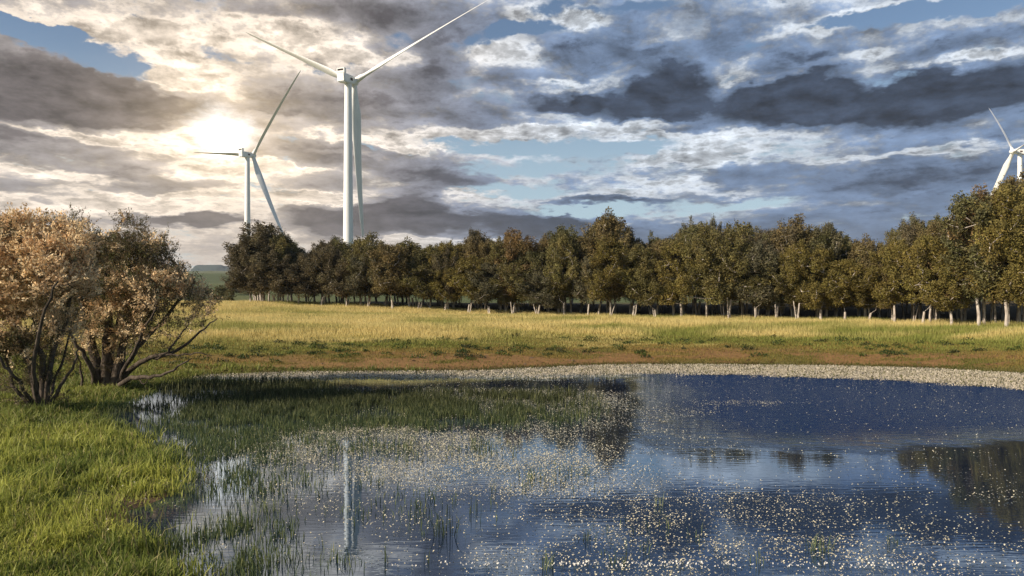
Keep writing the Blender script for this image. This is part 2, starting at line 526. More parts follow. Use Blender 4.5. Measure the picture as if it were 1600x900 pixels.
def build_water():
    m = bpy.data.materials.new('pond_water')
    m.use_nodes = True
    g = NT(m.node_tree)
    m.node_tree.nodes.clear()
    pos = g.n('ShaderNodeNewGeometry').outputs['Position']
    s = g.sep(pos)
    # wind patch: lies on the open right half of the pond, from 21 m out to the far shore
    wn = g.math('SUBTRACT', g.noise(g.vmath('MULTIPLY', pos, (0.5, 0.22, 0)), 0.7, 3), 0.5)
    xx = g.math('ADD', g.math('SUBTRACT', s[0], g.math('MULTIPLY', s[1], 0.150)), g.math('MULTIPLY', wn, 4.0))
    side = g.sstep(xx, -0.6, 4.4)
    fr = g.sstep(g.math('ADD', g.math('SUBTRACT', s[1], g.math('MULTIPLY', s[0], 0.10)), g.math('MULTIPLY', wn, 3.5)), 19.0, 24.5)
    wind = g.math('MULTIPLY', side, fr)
    r1 = g.noise(g.vmath('MULTIPLY', pos, (1.2, 3.0, 1)), 1.0, 4, 0.62)
    r2 = g.noise(g.vmath('MULTIPLY', pos, (1.5, 6.5, 1)), 1.0, 2, 0.5)
    hgt = g.math('ADD', g.math('MULTIPLY', g.math('MULTIPLY', r1, g.math('POWER', wind, 2.0)), 0.62), g.math('MULTIPLY', r2, 0.0014))
    bu = g.n('ShaderNodeBump')
    bu.inputs['Strength'].default_value = 1.0
    bu.inputs['Distance'].default_value = 1.0
    g.put(bu.inputs['Height'], hgt)
    body = g.n('ShaderNodeBsdfDiffuse')
    g.put(body.inputs[0], g.mix(wind, (0.012, 0.021, 0.043), (0.006, 0.025, 0.084)))  # bluer body where ruffled: reflected sky blue painted into the colour
    gl = g.n('ShaderNodeBsdfGlossy')
    gl.inputs['Color'].default_value = (0.74, 0.86, 1.0, 1)
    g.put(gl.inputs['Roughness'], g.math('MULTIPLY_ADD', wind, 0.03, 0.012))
    g.put(gl.inputs['Normal'], bu.outputs[0])
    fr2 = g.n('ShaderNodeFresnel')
    g.put(fr2.inputs['IOR'], g.math('MULTIPLY_ADD', wind, -1.08, 2.3))  # drops where ruffled, standing in for weaker reflection off tilted wavelets
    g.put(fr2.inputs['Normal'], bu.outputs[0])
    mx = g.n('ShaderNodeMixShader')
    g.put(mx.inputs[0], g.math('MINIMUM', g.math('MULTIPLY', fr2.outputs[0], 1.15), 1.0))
    m.node_tree.links.new(body.outputs[0], mx.inputs[1])
    m.node_tree.links.new(gl.outputs[0], mx.inputs[2])
    o = g.n('ShaderNodeOutputMaterial')
    m.node_tree.links.new(mx.outputs[0], o.inputs[0])
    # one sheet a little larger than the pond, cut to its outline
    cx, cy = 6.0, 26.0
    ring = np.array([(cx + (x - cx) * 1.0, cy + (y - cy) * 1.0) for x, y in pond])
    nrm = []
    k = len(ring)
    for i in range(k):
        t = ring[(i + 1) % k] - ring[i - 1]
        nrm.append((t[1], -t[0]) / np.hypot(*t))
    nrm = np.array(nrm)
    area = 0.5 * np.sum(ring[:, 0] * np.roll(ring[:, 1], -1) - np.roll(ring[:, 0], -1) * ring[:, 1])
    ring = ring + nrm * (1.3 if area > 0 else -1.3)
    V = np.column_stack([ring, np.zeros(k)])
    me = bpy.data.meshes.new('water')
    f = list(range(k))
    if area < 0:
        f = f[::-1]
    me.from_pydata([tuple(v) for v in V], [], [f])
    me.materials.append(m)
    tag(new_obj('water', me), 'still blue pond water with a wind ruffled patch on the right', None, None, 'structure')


build_ground()
build_water()


def plant_mat(name, trans=0.3, rough=0.6, spec=0.15, objcol=False):
    m = bpy.data.materials.new(name)
    m.use_nodes = True
    g = NT(m.node_tree)
    m.node_tree.nodes.clear()
    a = g.n('ShaderNodeAttribute', attribute_name='Col').outputs['Color']
    if objcol:
        oi = g.n('ShaderNodeObjectInfo')
        a = g.mix(1.0, a, oi.outputs['Color'], 'MULTIPLY')
    p = g.n('ShaderNodeBsdfPrincipled')
    g.put(p.inputs['Base Color'], a)
    p.inputs['Roughness'].default_value = rough
    p.inputs['Specular IOR Level'].default_value = spec
    tr = g.n('ShaderNodeBsdfTranslucent')
    g.put(tr.inputs[0], a)
    mx = g.n('ShaderNodeMixShader')
    mx.inputs[0].default_value = trans
    m.node_tree.links.new(p.outputs[0], mx.inputs[1])
    m.node_tree.links.new(tr.outputs[0], mx.inputs[2])
    o = g.n('ShaderNodeOutputMaterial')
    m.node_tree.links.new(mx.outputs[0], o.inputs[0])
    return m


# ------------------------------------------------------------------ distant hill
def build_hill():
    m, g, b = principled('hill_scrub', (0.05, 0.075, 0.05), 0.95, 0.05)
    pos = g.n('ShaderNodeNewGeometry').outputs['Position']
    n = g.noise(pos, 0.02, 5, 0.6)
    g.put(b.inputs['Base Color'], g.ramp(n, [(0.35, (0.025, 0.042, 0.040)), (0.65, (0.06, 0.08, 0.06))]))
    D0 = 3600.0
    cx = (333 - 800) / F * D0
    xs = np.linspace(-420, 520, 80)
    ys = np.linspace(-260, 260, 40)
    X, Y = np.meshgrid(xs, ys)
    top = CAMZ + (HOR - 415.5) / F * D0
    prof = np.interp(X, [-420, -200, -75, -48, 60, 95, 260, 520], [0, .35, .62, 1, 1, .78, .45, 0])
    dep = np.interp(np.abs(Y), [0, 90, 130, 260], [1, 1, .7, 0])
    Z = 120 + (top - 120) * prof * dep + (fbm(X * .02, Y * .02, 4, 5) - .5) * 7
    nx, ny = len(xs), len(ys)
    i = np.arange((ny - 1) * nx).reshape(ny - 1, nx)[:, :-1].ravel()
    V = np.stack([X.ravel() + cx, Y.ravel() + D0, Z.ravel()], 1)
    me = np_mesh('hill', V, [np.stack([i, i + 1, i + nx + 1, i + nx], 1)], m, None, True)
    tag(new_obj('hill', me), 'flat-topped bluish hill on the horizon', None, None, 'structure')


build_hill()


# ------------------------------------------------------------------ wind turbines
def turbine_materials():
    m, g, b = principled('turbine_white_paint', (0.74, 0.73, 0.70), 0.42, 0.4)
    tc = g.n('ShaderNodeTexCoord').outputs['Object']
    n = g.noise(g.vmath('MULTIPLY', tc, (1, 1, 0.06)), 1.2, 4, 0.6)
    g.put(b.inputs['Base Color'], g.ramp(n, [(0.3, (0.74, 0.73, 0.70)), (0.6, (0.84, 0.83, 0.81))]))
    md, g2, b2 = principled('turbine_dark_opening', (0.10, 0.07, 0.06), 0.7, 0.2)
    return m, md


TW, TD = turbine_materials()


def loft(rings, cap=True):
    n = len(rings[0])
    V = np.concatenate(rings)
    f = []
    for k in range(len(rings) - 1):
        for i in range(n):
            j = (i + 1) % n
            f.append((k * n + i, k * n + j, (k + 1) * n + j, (k + 1) * n + i))
    me_f = [tuple(x) for x in f]
    if cap:
        me_f.append(tuple(range(n))[::-1])
        me_f.append(tuple((len(rings) - 1) * n + i for i in range(n)))
    return V, me_f


def pymesh(name, V, f, mat, smooth=True, bevel=0):
    me = bpy.data.meshes.new(name)
    me.from_pydata([tuple(map(float, v)) for v in V], [], f)
    me.materials.append(mat)
    me.update()
    if smooth:
        for p in me.polygons:
            p.use_smooth = True
        me.set_sharp_from_angle(angle=R(38))
    return me


def box_mesh(name, x0, x1, y0, y1, z0, z1, mat, taper=1.0, M=None, bev=0.15):
    import bmesh
    bm = bmesh.new()
    bmesh.ops.create_cube(bm, size=1)
    for v in bm.verts:
        fx = v.co.x > 0
        k = taper if v.co.y > 0 else 1
        cx, cz = (x0 + x1) / 2, (z0 + z1) / 2
        v.co = Vector((cx + (x1 - x0) * v.co.x * k, y1 if v.co.y > 0 else y0, cz + (z1 - z0) * v.co.z * k))
    if bev:
        bmesh.ops.bevel(bm, geom=bm.edges[:], offset=bev, segments=2, affect='EDGES')
    me = bpy.data.meshes.new(name)
    bm.to_mesh(me)
    bm.free()
    if M is not None:
        me.transform(M)
    me.materials.append(mat)
    return me


def turbine(hubpx, d, yaw, blades, cone, label, pitch=-60):
    H = Vector(((hubpx[0] - 800) / F * d, d, CAMZ + (HOR - hubpx[1]) / F * d))
    ty, tt = R(yaw), R(5)
    a = Vector((math.sin(ty) * math.cos(tt), math.cos(ty) * math.cos(tt), math.sin(tt)))
    h = Vector((math.cos(ty), -math.sin(ty), 0))
    u = h.cross(a)
    if u.z < 0:
        u = -u
    over = 4.6
    T = H - a * over
    gz = float(height(np.array([T.x]), np.array([T.y]))[0]) - 0.5
    root = tag(new_obj('wind_turbine', None, None, (T.x, T.y, gz)), label, 'wind turbine', 'wind turbines behind the wood')
    O = Vector((T.x, T.y, gz))
    # tower
    hz = T.z - gz - 1.9
    rings = []
    for k in range(15):
        t = k / 14
        r = 2.35 * (1 - t) + 1.55 * t
        rings.append(np.array([(r * math.cos(q), r * math.sin(q), t * hz) for q in np.linspace(0, 2 * math.pi, 33)[:-1]]))
    V, f = loft(rings)
    tower = new_obj('tower', pymesh('tower', V, f, TW), root)
    V, f = loft([np.array([(rr * math.cos(q), rr * math.sin(q), z) for q in np.linspace(0, 2 * math.pi, 33)[:-1]]) for rr, z in ((2.9, 0), (2.9, 0.9), (2.45, 1.0), (2.45, 1.02))])
    new_obj('base_flange', pymesh('base_flange', V, f, TW), root)
    # nacelle frame: columns = side, along axis, up
    side = a.cross(Vector((0, 0, 1))).normalized()
    upv = side.cross(a)
    M = Matrix((side, a, upv)).transposed().to_4x4()
    M.translation = T - O
    nac = new_obj('nacelle', box_mesh('nacelle', -1.9, 1.9, -6.0, 2.9, -1.9, 2.0, TW, 0.86, M, 0.3), root)
    # cooler on top at the rear: an open frame with a dark core
    import bmesh
    bm = bmesh.new()
    for (x0, x1, z0, z1) in ((-1.9, 1.9, 3.55, 3.95), (-1.9, 1.9, 2.0, 2.75), (-1.9, -1.45, 2.7, 3.6), (1.45, 1.9, 2.7, 3.6)):
        r = bmesh.ops.create_cube(bm, size=1)
        for v in r['verts']:
            v.co = Vector(((x0 + x1) / 2 + (x1 - x0) * v.co.x, -5.1 + 1.5 * v.co.y, (z0 + z1) / 2 + (z1 - z0) * v.co.z))
    me = bpy.data.meshes.new('cooler_frame')
    bm.to_mesh(me); bm.free()
    me.transform(M); me.materials.append(TW)
    new_obj('cooler_frame', me, nac)
    new_obj('cooler_core', box_mesh('cooler_core', -1.44, 1.44, -5.3, -4.7, 2.76, 3.54, TD, 1, M, 0), nac)
    for sx in (-1, 1):
        new_obj('vent_panel', box_mesh('vent_panel', sx * 1.9 - .04, sx * 1.9 + .04, -1.0, 0.6, -0.5, 0.6, TD, 1, M, 0), nac)
    # hub
    Mh = Matrix((side, a, upv)).transposed().to_4x4()
    Mh.translation = H - O
    rings = []
    for (yy, rr) in ((-1.9, 1.5), (-1.6, 1.75), (-.6, 1.95), (.6, 1.9), (1.5, 1.6), (2.2, 1.05), (2.6, .4), (2.66, .05)):
        rings.append(np.array([(Mh @ Vector((rr * math.cos(q), yy, rr * math.sin(q))))[:] for q in np.linspace(0, 2 * math.pi, 25)[:-1]]))
    V, f = loft(rings)
    hub = new_obj('hub', pymesh('hub', V, f, TW), root)
    # blades
    for (ph, L) in blades:
        e = u * math.cos(R(ph)) + h * math.sin(R(ph))      # along the blade
        tdir = -u * math.sin(R(ph)) + h * math.cos(R(ph))   # in the rotor plane
        rings = []
        for s in np.linspace(0, 1, 36):
            ch = np.interp(s, [0, .04, .1, .2, .3, .5, .7, .85, .95, .985, 1], [2.5, 2.5, 3.0, 4.4, 4.2, 3.3, 2.5, 1.9, 1.3, .9, .2])
            th = np.interp(s, [0, .04, .1, .2, .3, .5, .7, 1], [1, 1, .72, .36, .28, .22, .18, .15])
            tw = R(pitch + np.interp(s, [0, .2, .5, 1], [16, 12, 4, -1]))
            cd = tdir * math.cos(tw) + a * math.sin(tw)
            td = -tdir * math.sin(tw) + a * math.cos(tw)
            c0 = (H - O) + e * (s * L) + a * (cone * s ** 1.8)
            off = ch * 0.12 * (1 - max(0, 1 - s / 0.15))
            ring = []
            for q in np.linspace(0, 2 * math.pi, 19)[:-1]:
                x = math.cos(q)
                yv = math.sin(q) * th * ((0.62 + 0.38 * x) if s > .08 else 1)
                ring.append((c0 + cd * (x * ch / 2 - off) + td * (yv * ch / 2))[:])
            rings.append(np.array(ring))
        V, f = loft(rings)
        new_obj('blade', pymesh('blade', V, f, TW), root)
    return root


turbine((553, 128), 325, 20, [(296.5, 67.7), (66.1, 70.0), (181.8, 68.6)], 5,
        'tallest white wind turbine, its two raised blades spread wide above the wood')
turbine((395, 243), 510, 30, [(43.0, 69.5), (277.9, 66.5), (158.5, 68)], 3, pitch=102, label=
        'smaller white wind turbine on the left, in front of the glowing sun')
turbine((1583, 237), 560, -76, [(45.0, 63), (138, 63), (272, 63)], 5,
        'white wind turbine at the right edge, half hidden by the tall trees')


# ------------------------------------------------------------------ trees of the wood
LEAF = plant_mat('wood_leaves', 0.22, 0.65, 0.12, objcol=True)


def bark_material(name, lo, hi):
    m, g, b = principled(name, lo, 0.9, 0.1)
    pos = g.n('ShaderNodeTexCoord').outputs['Object']
    n = g.noise(g.vmath('MULTIPLY', pos, (6, 6, 1.3)), 1.0, 5, 0.65)
    g.put(b.inputs['Base Color'], g.ramp(n, [(0.35, lo), (0.62, hi)]))
    bu = g.n('ShaderNodeBump')
    bu.inputs['Distance'].default_value = 0.04
    g.put(bu.inputs['Height'], n)
    g.put(b.inputs['Normal'], bu.outputs[0])
    return m


PALE = bark_material('pale_bark', (0.24, 0.20, 0.165), (0.62, 0.55, 0.48))
DARKBARK = bark_material('dark_bark', (0.035, 0.028, 0.022), (0.12, 0.095, 0.075))
TWIG = bark_material('dead_pale_twigs', (0.16, 0.12, 0.09), (0.42, 0.34, 0.26))


def tube(geo, pts, rads, sides=6):
    pts = [Vector(p) for p in pts]
    rings = []
    ref = Vector((0.31, 0.95, 0.05))
    for i, p in enumerate(pts):
        a = pts[max(0, i - 1)]
        b = pts[min(len(pts) - 1, i + 1)]
        t = (b - a).normalized()
        s = t.cross(ref)
        if s.length < 0.1:
            s = t.cross(Vector((1, 0, 0)))
        s.normalize()
        q = t.cross(s)
        for k in range(sides):
            an = 2 * math.pi * k / sides
            rings.append(p + (s * math.cos(an) + q * math.sin(an)) * rads[i])
    V = np.array([v[:] for v in rings])
    f = []
    for i in range(len(pts) - 1):
        for k in range(sides):
            j = (k + 1) % sides
            f.append((i * sides + k, i * sides + j, (i + 1) * sides + j, (i + 1) * sides + k))
    geo.add(V, [f])


def leaves(geo, P, size, col, asp=0.5, updir=0.0, rg=rng, drs=None):
    """rhombus leaves at P (n,3), random attitude; col (n,3)"""
    n = len(P)
    d = rg.normal(size=(n, 3))
    if drs is not None:
        d = d * 0.6 + drs
    d[:, 2] += updir
    d /= np.linalg.norm(d, axis=1)[:, None] + 1e-9
    s = np.cross(d, rg.normal(size=(n, 3)))
    s /= np.linalg.norm(s, axis=1)[:, None] + 1e-9
    L = (size * rg.uniform(0.6, 1.35, n))[:, None]
    w = L * asp * 0.5
    nn = np.cross(d, s)
    V = np.stack([P, P + d * L * 0.5 + s * w + nn * L * 0.08, P + d * L, P + d * L * 0.5 - s * w + nn * L * 0.08], 1).reshape(-1, 3)
    i = np.arange(n)[:, None] * 4 + np.arange(4)
    geo.add(V, [i], np.repeat(col, 4, 0))


def unit(rg, n):
    v = rg.normal(size=(n, 3))
    return v / np.linalg.norm(v, axis=1)[:, None]


def make_wood_tree(seed, style):
    """10 m tall; style: 'round', 'dome', 'tall', 'open'"""
    rg = np.random.default_rng(seed)
    W = Geo(); Lf = Geo()
    lean = rg.uniform(-0.09, 0.09, 2)
    fork = rg.uniform(1.5, 2.6)
    base_r = rg.uniform(0.09, 0.145)
    p0 = np.array([0, 0, -0.35]); p1 = np.array([lean[0] * fork, lean[1] * fork, fork])
    mid = (p0 + p1) / 2 + np.append(rg.uniform(-0.12, 0.12, 2), 0)
    tube(W, [p0, mid, p1], [base_r * 1.25, base_r, base_r * 0.82], 8)
    if seed % 2 == 0:      # a second stem from the same foot
        e = np.array([rg.uniform(-.7, .7), rg.uniform(-.7, .7), fork * 1.1])
        tube(W, [[.1, 0, -.3], e * .5 + [.1, 0, 0], e], [base_r * .8, base_r * .6, base_r * .5], 7)
    # crown envelope
    low = {'round': 2.0, 'dome': 1.8, 'tall': 2.4, 'open': 2.7}[style]
    nl = {'round': 62, 'dome': 74, 'tall': 54, 'open': 34}[style]
    wmax = {'round': 2.6, 'dome': 2.9, 'tall': 2.1, 'open': 2.4}[style]
    lobes = []
    for k in range(nl):
        t = rg.uniform(0, 1) ** 0.85
        z = low + 0.5 + t * (9.35 - low - 0.5)
        env = {'round': np.interp(t, [0, .25, .6, .85, 1], [.85, 1, 1, .82, .42]),
               'dome': np.interp(t, [0, .3, .6, .85, 1], [.95, 1, .92, .72, .36]),
               'tall': np.interp(t, [0, .3, .7, .9, 1], [.75, .95, 1, .85, .5]),
               'open': np.interp(t, [0, .3, .7, .9, 1], [.5, .8, 1, .85, .5])}[style] * wmax
        an = rg.uniform(0, 2 * math.pi)
        rr = env * math.sqrt(rg.uniform(0.02, 1)) * rg.uniform(0.75, 0.98)
        r = rg.uniform(0.38, 1.05) * (0.72 if style == 'open' else 1) * (1 - 0.35 * t)
        c = np.array([lean[0] * z * .6 + rr * math.cos(an), lean[1] * z * .6 + rr * math.sin(an), min(z, 10 - r * .8)])
        lobes.append((c, r))
    lobes.append((np.array([lean[0] * 5, lean[1] * 5, 9.45]), 0.55))
    lobes.sort(key=lambda q: q[0][2])
    nodes = [p1.copy()]
    for (c, r) in lobes:
        N = np.array(nodes)
        dd = np.linalg.norm(N - c, axis=1) + 0.8 * np.maximum(0, N[:, 2] - c[2])
        q = N[np.argmin(dd)]
        m = q * 0.5 + c * 0.5 + rg.uniform(-.2, .2, 3) + np.array([0, 0, -0.12])
        rad = 0.085 * (1 - c[2] / 13) if c[2] > 3.4 else 0.03
        tube(W, [q, m, c], [rad * 1.2, rad, rad * 0.5], 5)
        nodes += [m, c]
        n = int(560 * r * r * (1.15 if style != 'open' else 1.0)) + 40
        u = unit(rg, n)
        u[:, 2] *= 1.12; u[:, :2] *= 0.88
        sh = rg.uniform(0.45, 1.12, n) ** 0.7
        P = c + u * (r * sh)[:, None]
        P = P[P[:, 2] > low - 0.1]
        v = rg.uniform(0.62, 1.35) * rg.uniform(0.7, 1.3, len(P))
        hue = rg.uniform(0, 1, len(P)) * 0.6 + rg.uniform(0, .4)
        col = lerp((1.08, 1.20, 1.0), (1.34, 1.17, 1.07), hue) * v[:, None]
        leaves(Lf, P, 0.155, col, 0.6, 0.0, rg)
        # stray sprigs breaking the outline
        if rg.uniform() < 0.8:
            dr = c - np.array([0, 0, c[2] * 0.6]); dr = dr / (np.linalg.norm(dr) + 1e-6)
            for s in np.linspace(r * .8, r * rg.uniform(1.3, 2.0), 22):
                Pp = c + dr * s + rg.normal(size=(3, 3)) * 0.13
                leaves(Lf, Pp, 0.17, np.full((3, 3), 1.15) * rg.uniform(.7, 1.2), 0.6, 0, rg)
    return W.mesh('trunk', PALE, True), Lf.mesh('crown', LEAF)


PROTO = [(make_wood_tree(100 + k, st), st) for k, st in enumerate(['round', 'round', 'dome', 'dome', 'tall', 'tall', 'open', 'round', 'open', 'tall'])]
OUT = np.array([(300, 400), (360, 398), (385, 368), (412, 351), (440, 356), (462, 383), (480, 392), (500, 380), (525, 371), (550, 378), (575, 368), (605, 380),
                (640, 378), (675, 376), (700, 380), (720, 374), (748, 362), (775, 372), (800, 361), (820, 363), (838, 383), (862, 363), (885, 359),
                (915, 360), (930, 346), (955, 336), (980, 350), (992, 376), (1015, 366), (1040, 368), (1055, 366), (1080, 345), (1112, 343), (1130, 352),
                (1160, 352), (1190, 350), (1215, 348), (1240, 342), (1262, 350), (1290, 352), (1315, 360), (1328, 383), (1350, 375), (1375, 384),
                (1400, 362), (1420, 340), (1450, 343), (1475, 343), (1490, 350), (1500, 325), (1530, 300), (1560, 287), (1585, 278), (1700, 290), (2000, 330)])


def front_d(px):
    return float(np.interp(px, [360, 600, 950, 1300, 1600, 2000], [107, 100, 89.5, 79, 64.5, 56]))


def place_tree(px, d, toppx, widthpx, proto, color, label, group, jitter=0.0):
    x = (px - 800) / F * d
    z = float(height(np.array([x]), np.array([float(d)]))[0])
    h = CAMZ + (HOR - toppx) / F * d - z
    (tm, cm), st = PROTO[proto]
    w = widthpx / F * d / 4.7
    rt = new_obj('grove_tree', None, None, (x, d, z))
    rt.rotation_euler = (0, 0, random.uniform(0, 6.28))
    rt.scale = (w, w, h / 10)
    tag(rt, label, 'tree', group)
    a = new_obj('trunk', tm, rt)
    b = new_obj('crown', cm, rt)
    b.color = (*color, 1)
    return rt


OLIVE = (0.140, 0.122, 0.050); BROWN = (0.152, 0.120, 0.058); RUST = (0.165, 0.114, 0.056)
GREEN = (0.112, 0.106, 0.048); GREY = (0.130, 0.120, 0.075); GOLD = (0.165, 0.135, 0.044); DARKG = (0.120, 0.100, 0.060)

PEAKS = [  # px, top, width, proto, colour, depth offset, label
    (412, 350, 88, 1, DARKG, 1.5, 'dark broad tree at the left end of the wood, below the smaller left turbine'),
    (437, 378, 60, 4, GREEN, 4, 'dark narrower tree leaning on the right side of the leftmost grove tree'),
    (505, 379, 62, 7, DARKG, 3, 'dark green tree just left of the base of the tallest turbine tower'),
    (528, 371, 56, 0, GREEN, 5, 'dark tree directly in front of the tallest turbine tower'),
    (577, 367, 74, 2, OLIVE, 1, 'olive rounded tree just right of the tallest turbine tower'),
    (640, 377, 74, 3, OLIVE, 3, 'wide flat-topped olive tree between the tallest turbine and the wood\'s middle'),
    (698, 379, 62, 1, GOLD, 2, 'yellowish olive tree of middling height left of the dark narrow treetop'),
    (747, 361, 46, 5, DARKG, 5, 'narrow dark green treetop poking up left of the reddish brown tree'),
    (803, 360, 74, 0, RUST, 2, 'reddish brown tree left of the sky notch near the wood\'s middle'),
    (880, 358, 86, 7, GREEN, 4, 'broad ragged green tree just left of the tall domed tree'),
    (955, 335, 88, 3, BROWN, 2, 'tall dome-shaped brown tree rising highest in the middle of the wood'),
    (1016, 365, 52, 8, GREEN, 5, 'small thin-crowned tree just right of the tall domed tree'),
    (1083, 343, 42, 8, GREY, 6, 'open feathery treetop, left one of a close pair with sky between'),
    (1112, 341, 34, 6, GREY, 7, 'slim open treetop, right one of a close pair with sky between'),
    (1160, 350, 80, 1, OLIVE, 4, 'broad olive tree right of the pair of slim open treetops'),
    (1240, 341, 82, 2, BROWN, 3, 'brownish tree with a bushy top, highest between the slim pair and the notch'),
    (1292, 350, 66, 5, GREY, 2, 'grey-green tree with pale trunk on the left edge of the wide notch'),
    (1350, 374, 72, 3, BROWN, 2, 'low brown tree at the bottom of the wide notch in the wood'),
    (1425, 338, 64, 6, GREY, 5, 'feathery grey-green tree on the right side of the wide notch'),
    (1462, 342, 58, 7, GREEN, 4, 'dark green tree between the feathery tree and the tall right-hand trees'),
    (1503, 322, 52, 5, GREEN, 4, 'tree on the left shoulder of the tall right-hand clump'),
    (1538, 299, 96, 2, RUST, 1.5, 'tall rusty brown tree below the blades of the right-hand turbine'),
    (1590, 277, 120, 1, BROWN, 4, 'tallest tree of the wood, at the right edge of the photo'),
    (1665, 284, 125, 0, OLIVE, 2, 'tall olive tree at the extreme right, mostly beyond the photo'),
]
for (px, top, wd, pr, colr, dz, lab) in PEAKS:
    place_tree(px, front_d(px) + dz, top, wd, pr, colr, lab, 'tall trees of the wood')

ORD = ['first', 'second', 'third', 'fourth', 'fifth', 'sixth', 'seventh', 'eighth', 'ninth', 'tenth', 'eleventh', 'twelfth', 'thirteenth', 'fourteenth',
       'fifteenth', 'sixteenth', 'seventeenth', 'eighteenth', 'nineteenth', 'twentieth', 'twenty-first', 'twenty-second', 'twenty-third', 'twenty-fourth',
       'twenty-fifth', 'twenty-sixth', 'twenty-seventh', 'twenty-eighth', 'twenty-ninth', 'thirtieth',
       'thirty-first', 'thirty-second', 'thirty-third', 'thirty-fourth', 'thirty-fifth', 'thirty-sixth']
COLN = [(OLIVE, 'olive'), (BROWN, 'brown'), (GREEN, 'dark green'), (GOLD, 'yellowish'), (OLIVE, 'olive'), (GOLD, 'yellowish'), (GREY, 'grey-green'), (OLIVE, 'olive')]
px, k = 392.0, 0
while px < 1680 and k < 36:
    top = float(np.interp(px, OUT[:, 0], OUT[:, 1]))
    base = {True: 476}.get(px < 500, float(np.interp(px, [360, 950, 1600], [476, 495, 515])))
    hh = (base - top) * random.uniform(0.60, 0.98)
    colr, cn = COLN[random.randrange(len(COLN))]
    if px < 560:
        colr, cn = DARKG, 'dark'
    elif px > 1310 and k % 3:
        colr, cn = GOLD, 'yellowish'
    jit = random.uniform(0.9, 1.1)
    place_tree(px, front_d(px) - random.uniform(0, 1.2), base - hh, random.uniform(58, 84) * (1.0 + max(0, px - 1300) / 700), random.choice([0, 1, 2, 3, 4, 5, 7, 9]),
               tuple(c * jit for c in colr),
               'lower %s tree with pale trunk, %s from left in the wood\'s front row' % (cn, ORD[k]), 'front row of the wood')
    px += random.uniform(33, 41) * (1.0 + max(0, px - 1300) / 900)
    k += 1
# shaded rows behind, of which little more than trunks shows
for row, (off, n) in enumerate([(2.6, 40), (5.5, 38), (9, 36), (13, 34), (18, 30), (25, 28)]):
    for i in range(n):
        px = 392 + (i + random.uniform(0.15, 0.85)) * (1300 / n) * (1.0 if row < 3 else 1.02)
        d = front_d(px) + off + random.uniform(-1.4, 1.4)
        top = float(np.interp(px, OUT[:, 0], OUT[:, 1])) + random.uniform(5, 22)
        colr = random.choice([OLIVE, BROWN, GREEN, DARKG])
        place_tree(px, d, top, random.uniform(50, 70), random.choice([0, 1, 4, 5, 7, 9, 3]), colr,
                   'slim tree standing in the shaded rows behind the wood\'s front trees', 'shaded rows inside the wood')

# shrubs in the far fields seen in the gap on the left
for i, (px, d, top, wd, colr) in enumerate([(345, 150, 446, 26, GREEN), (322, 165, 449, 30, DARKG), (300, 175, 447, 34, GREEN), (358, 128, 452, 20, OLIVE), (335, 135, 459, 22, OLIVE),
                                            (310, 132, 458, 28, GREEN), (365, 190, 440, 36, DARKG), (280, 160, 446, 40, OLIVE)]):
    x = (px - 800) / F * d
    z = float(height(np.array([x]), np.array([float(d)]))[0])
    (tm, cm), st = PROTO[(2, 3)[i % 2]]
    rt = new_obj('field_shrub', None, None, (x, d, z - 0.35))
    w = wd / F * d / 5.8
    h = max(1.5, CAMZ + (HOR - top) / F * d - z + 0.3)
    rt.scale = (w, w, h / 10)
    rt.rotation_euler.z = i * 1.3
    tag(rt, ['dark shrub in the far field left of the wood, nearest the first grove tree', 'dark shrub in the far field below the flat-topped hill',
             'green shrub in the far field half behind the flowering bushes', 'small olive shrub at the meadow\'s far edge beside the first grove tree',
             'low olive shrub at the meadow\'s far edge below the hill', 'low green shrub at the meadow\'s far edge beside the bushes\' twigs',
             'dark distant shrub glimpsed beside the first grove tree\'s left edge', 'distant olive shrub seen through the bushes\' outer branches'][i],
        'shrub', 'shrubs in the far field')
    new_obj('trunk', tm, rt)
    b = new_obj('crown', cm, rt)
    b.color = (*colr, 1)


# ------------------------------------------------------------------ the two large flowering bushes
SHRUBLEAF = plant_mat('bush_leaves', 0.25, 0.6, 0.12)
BLOSSOM = plant_mat('bush_blossom', 0.3, 0.75, 0.1)


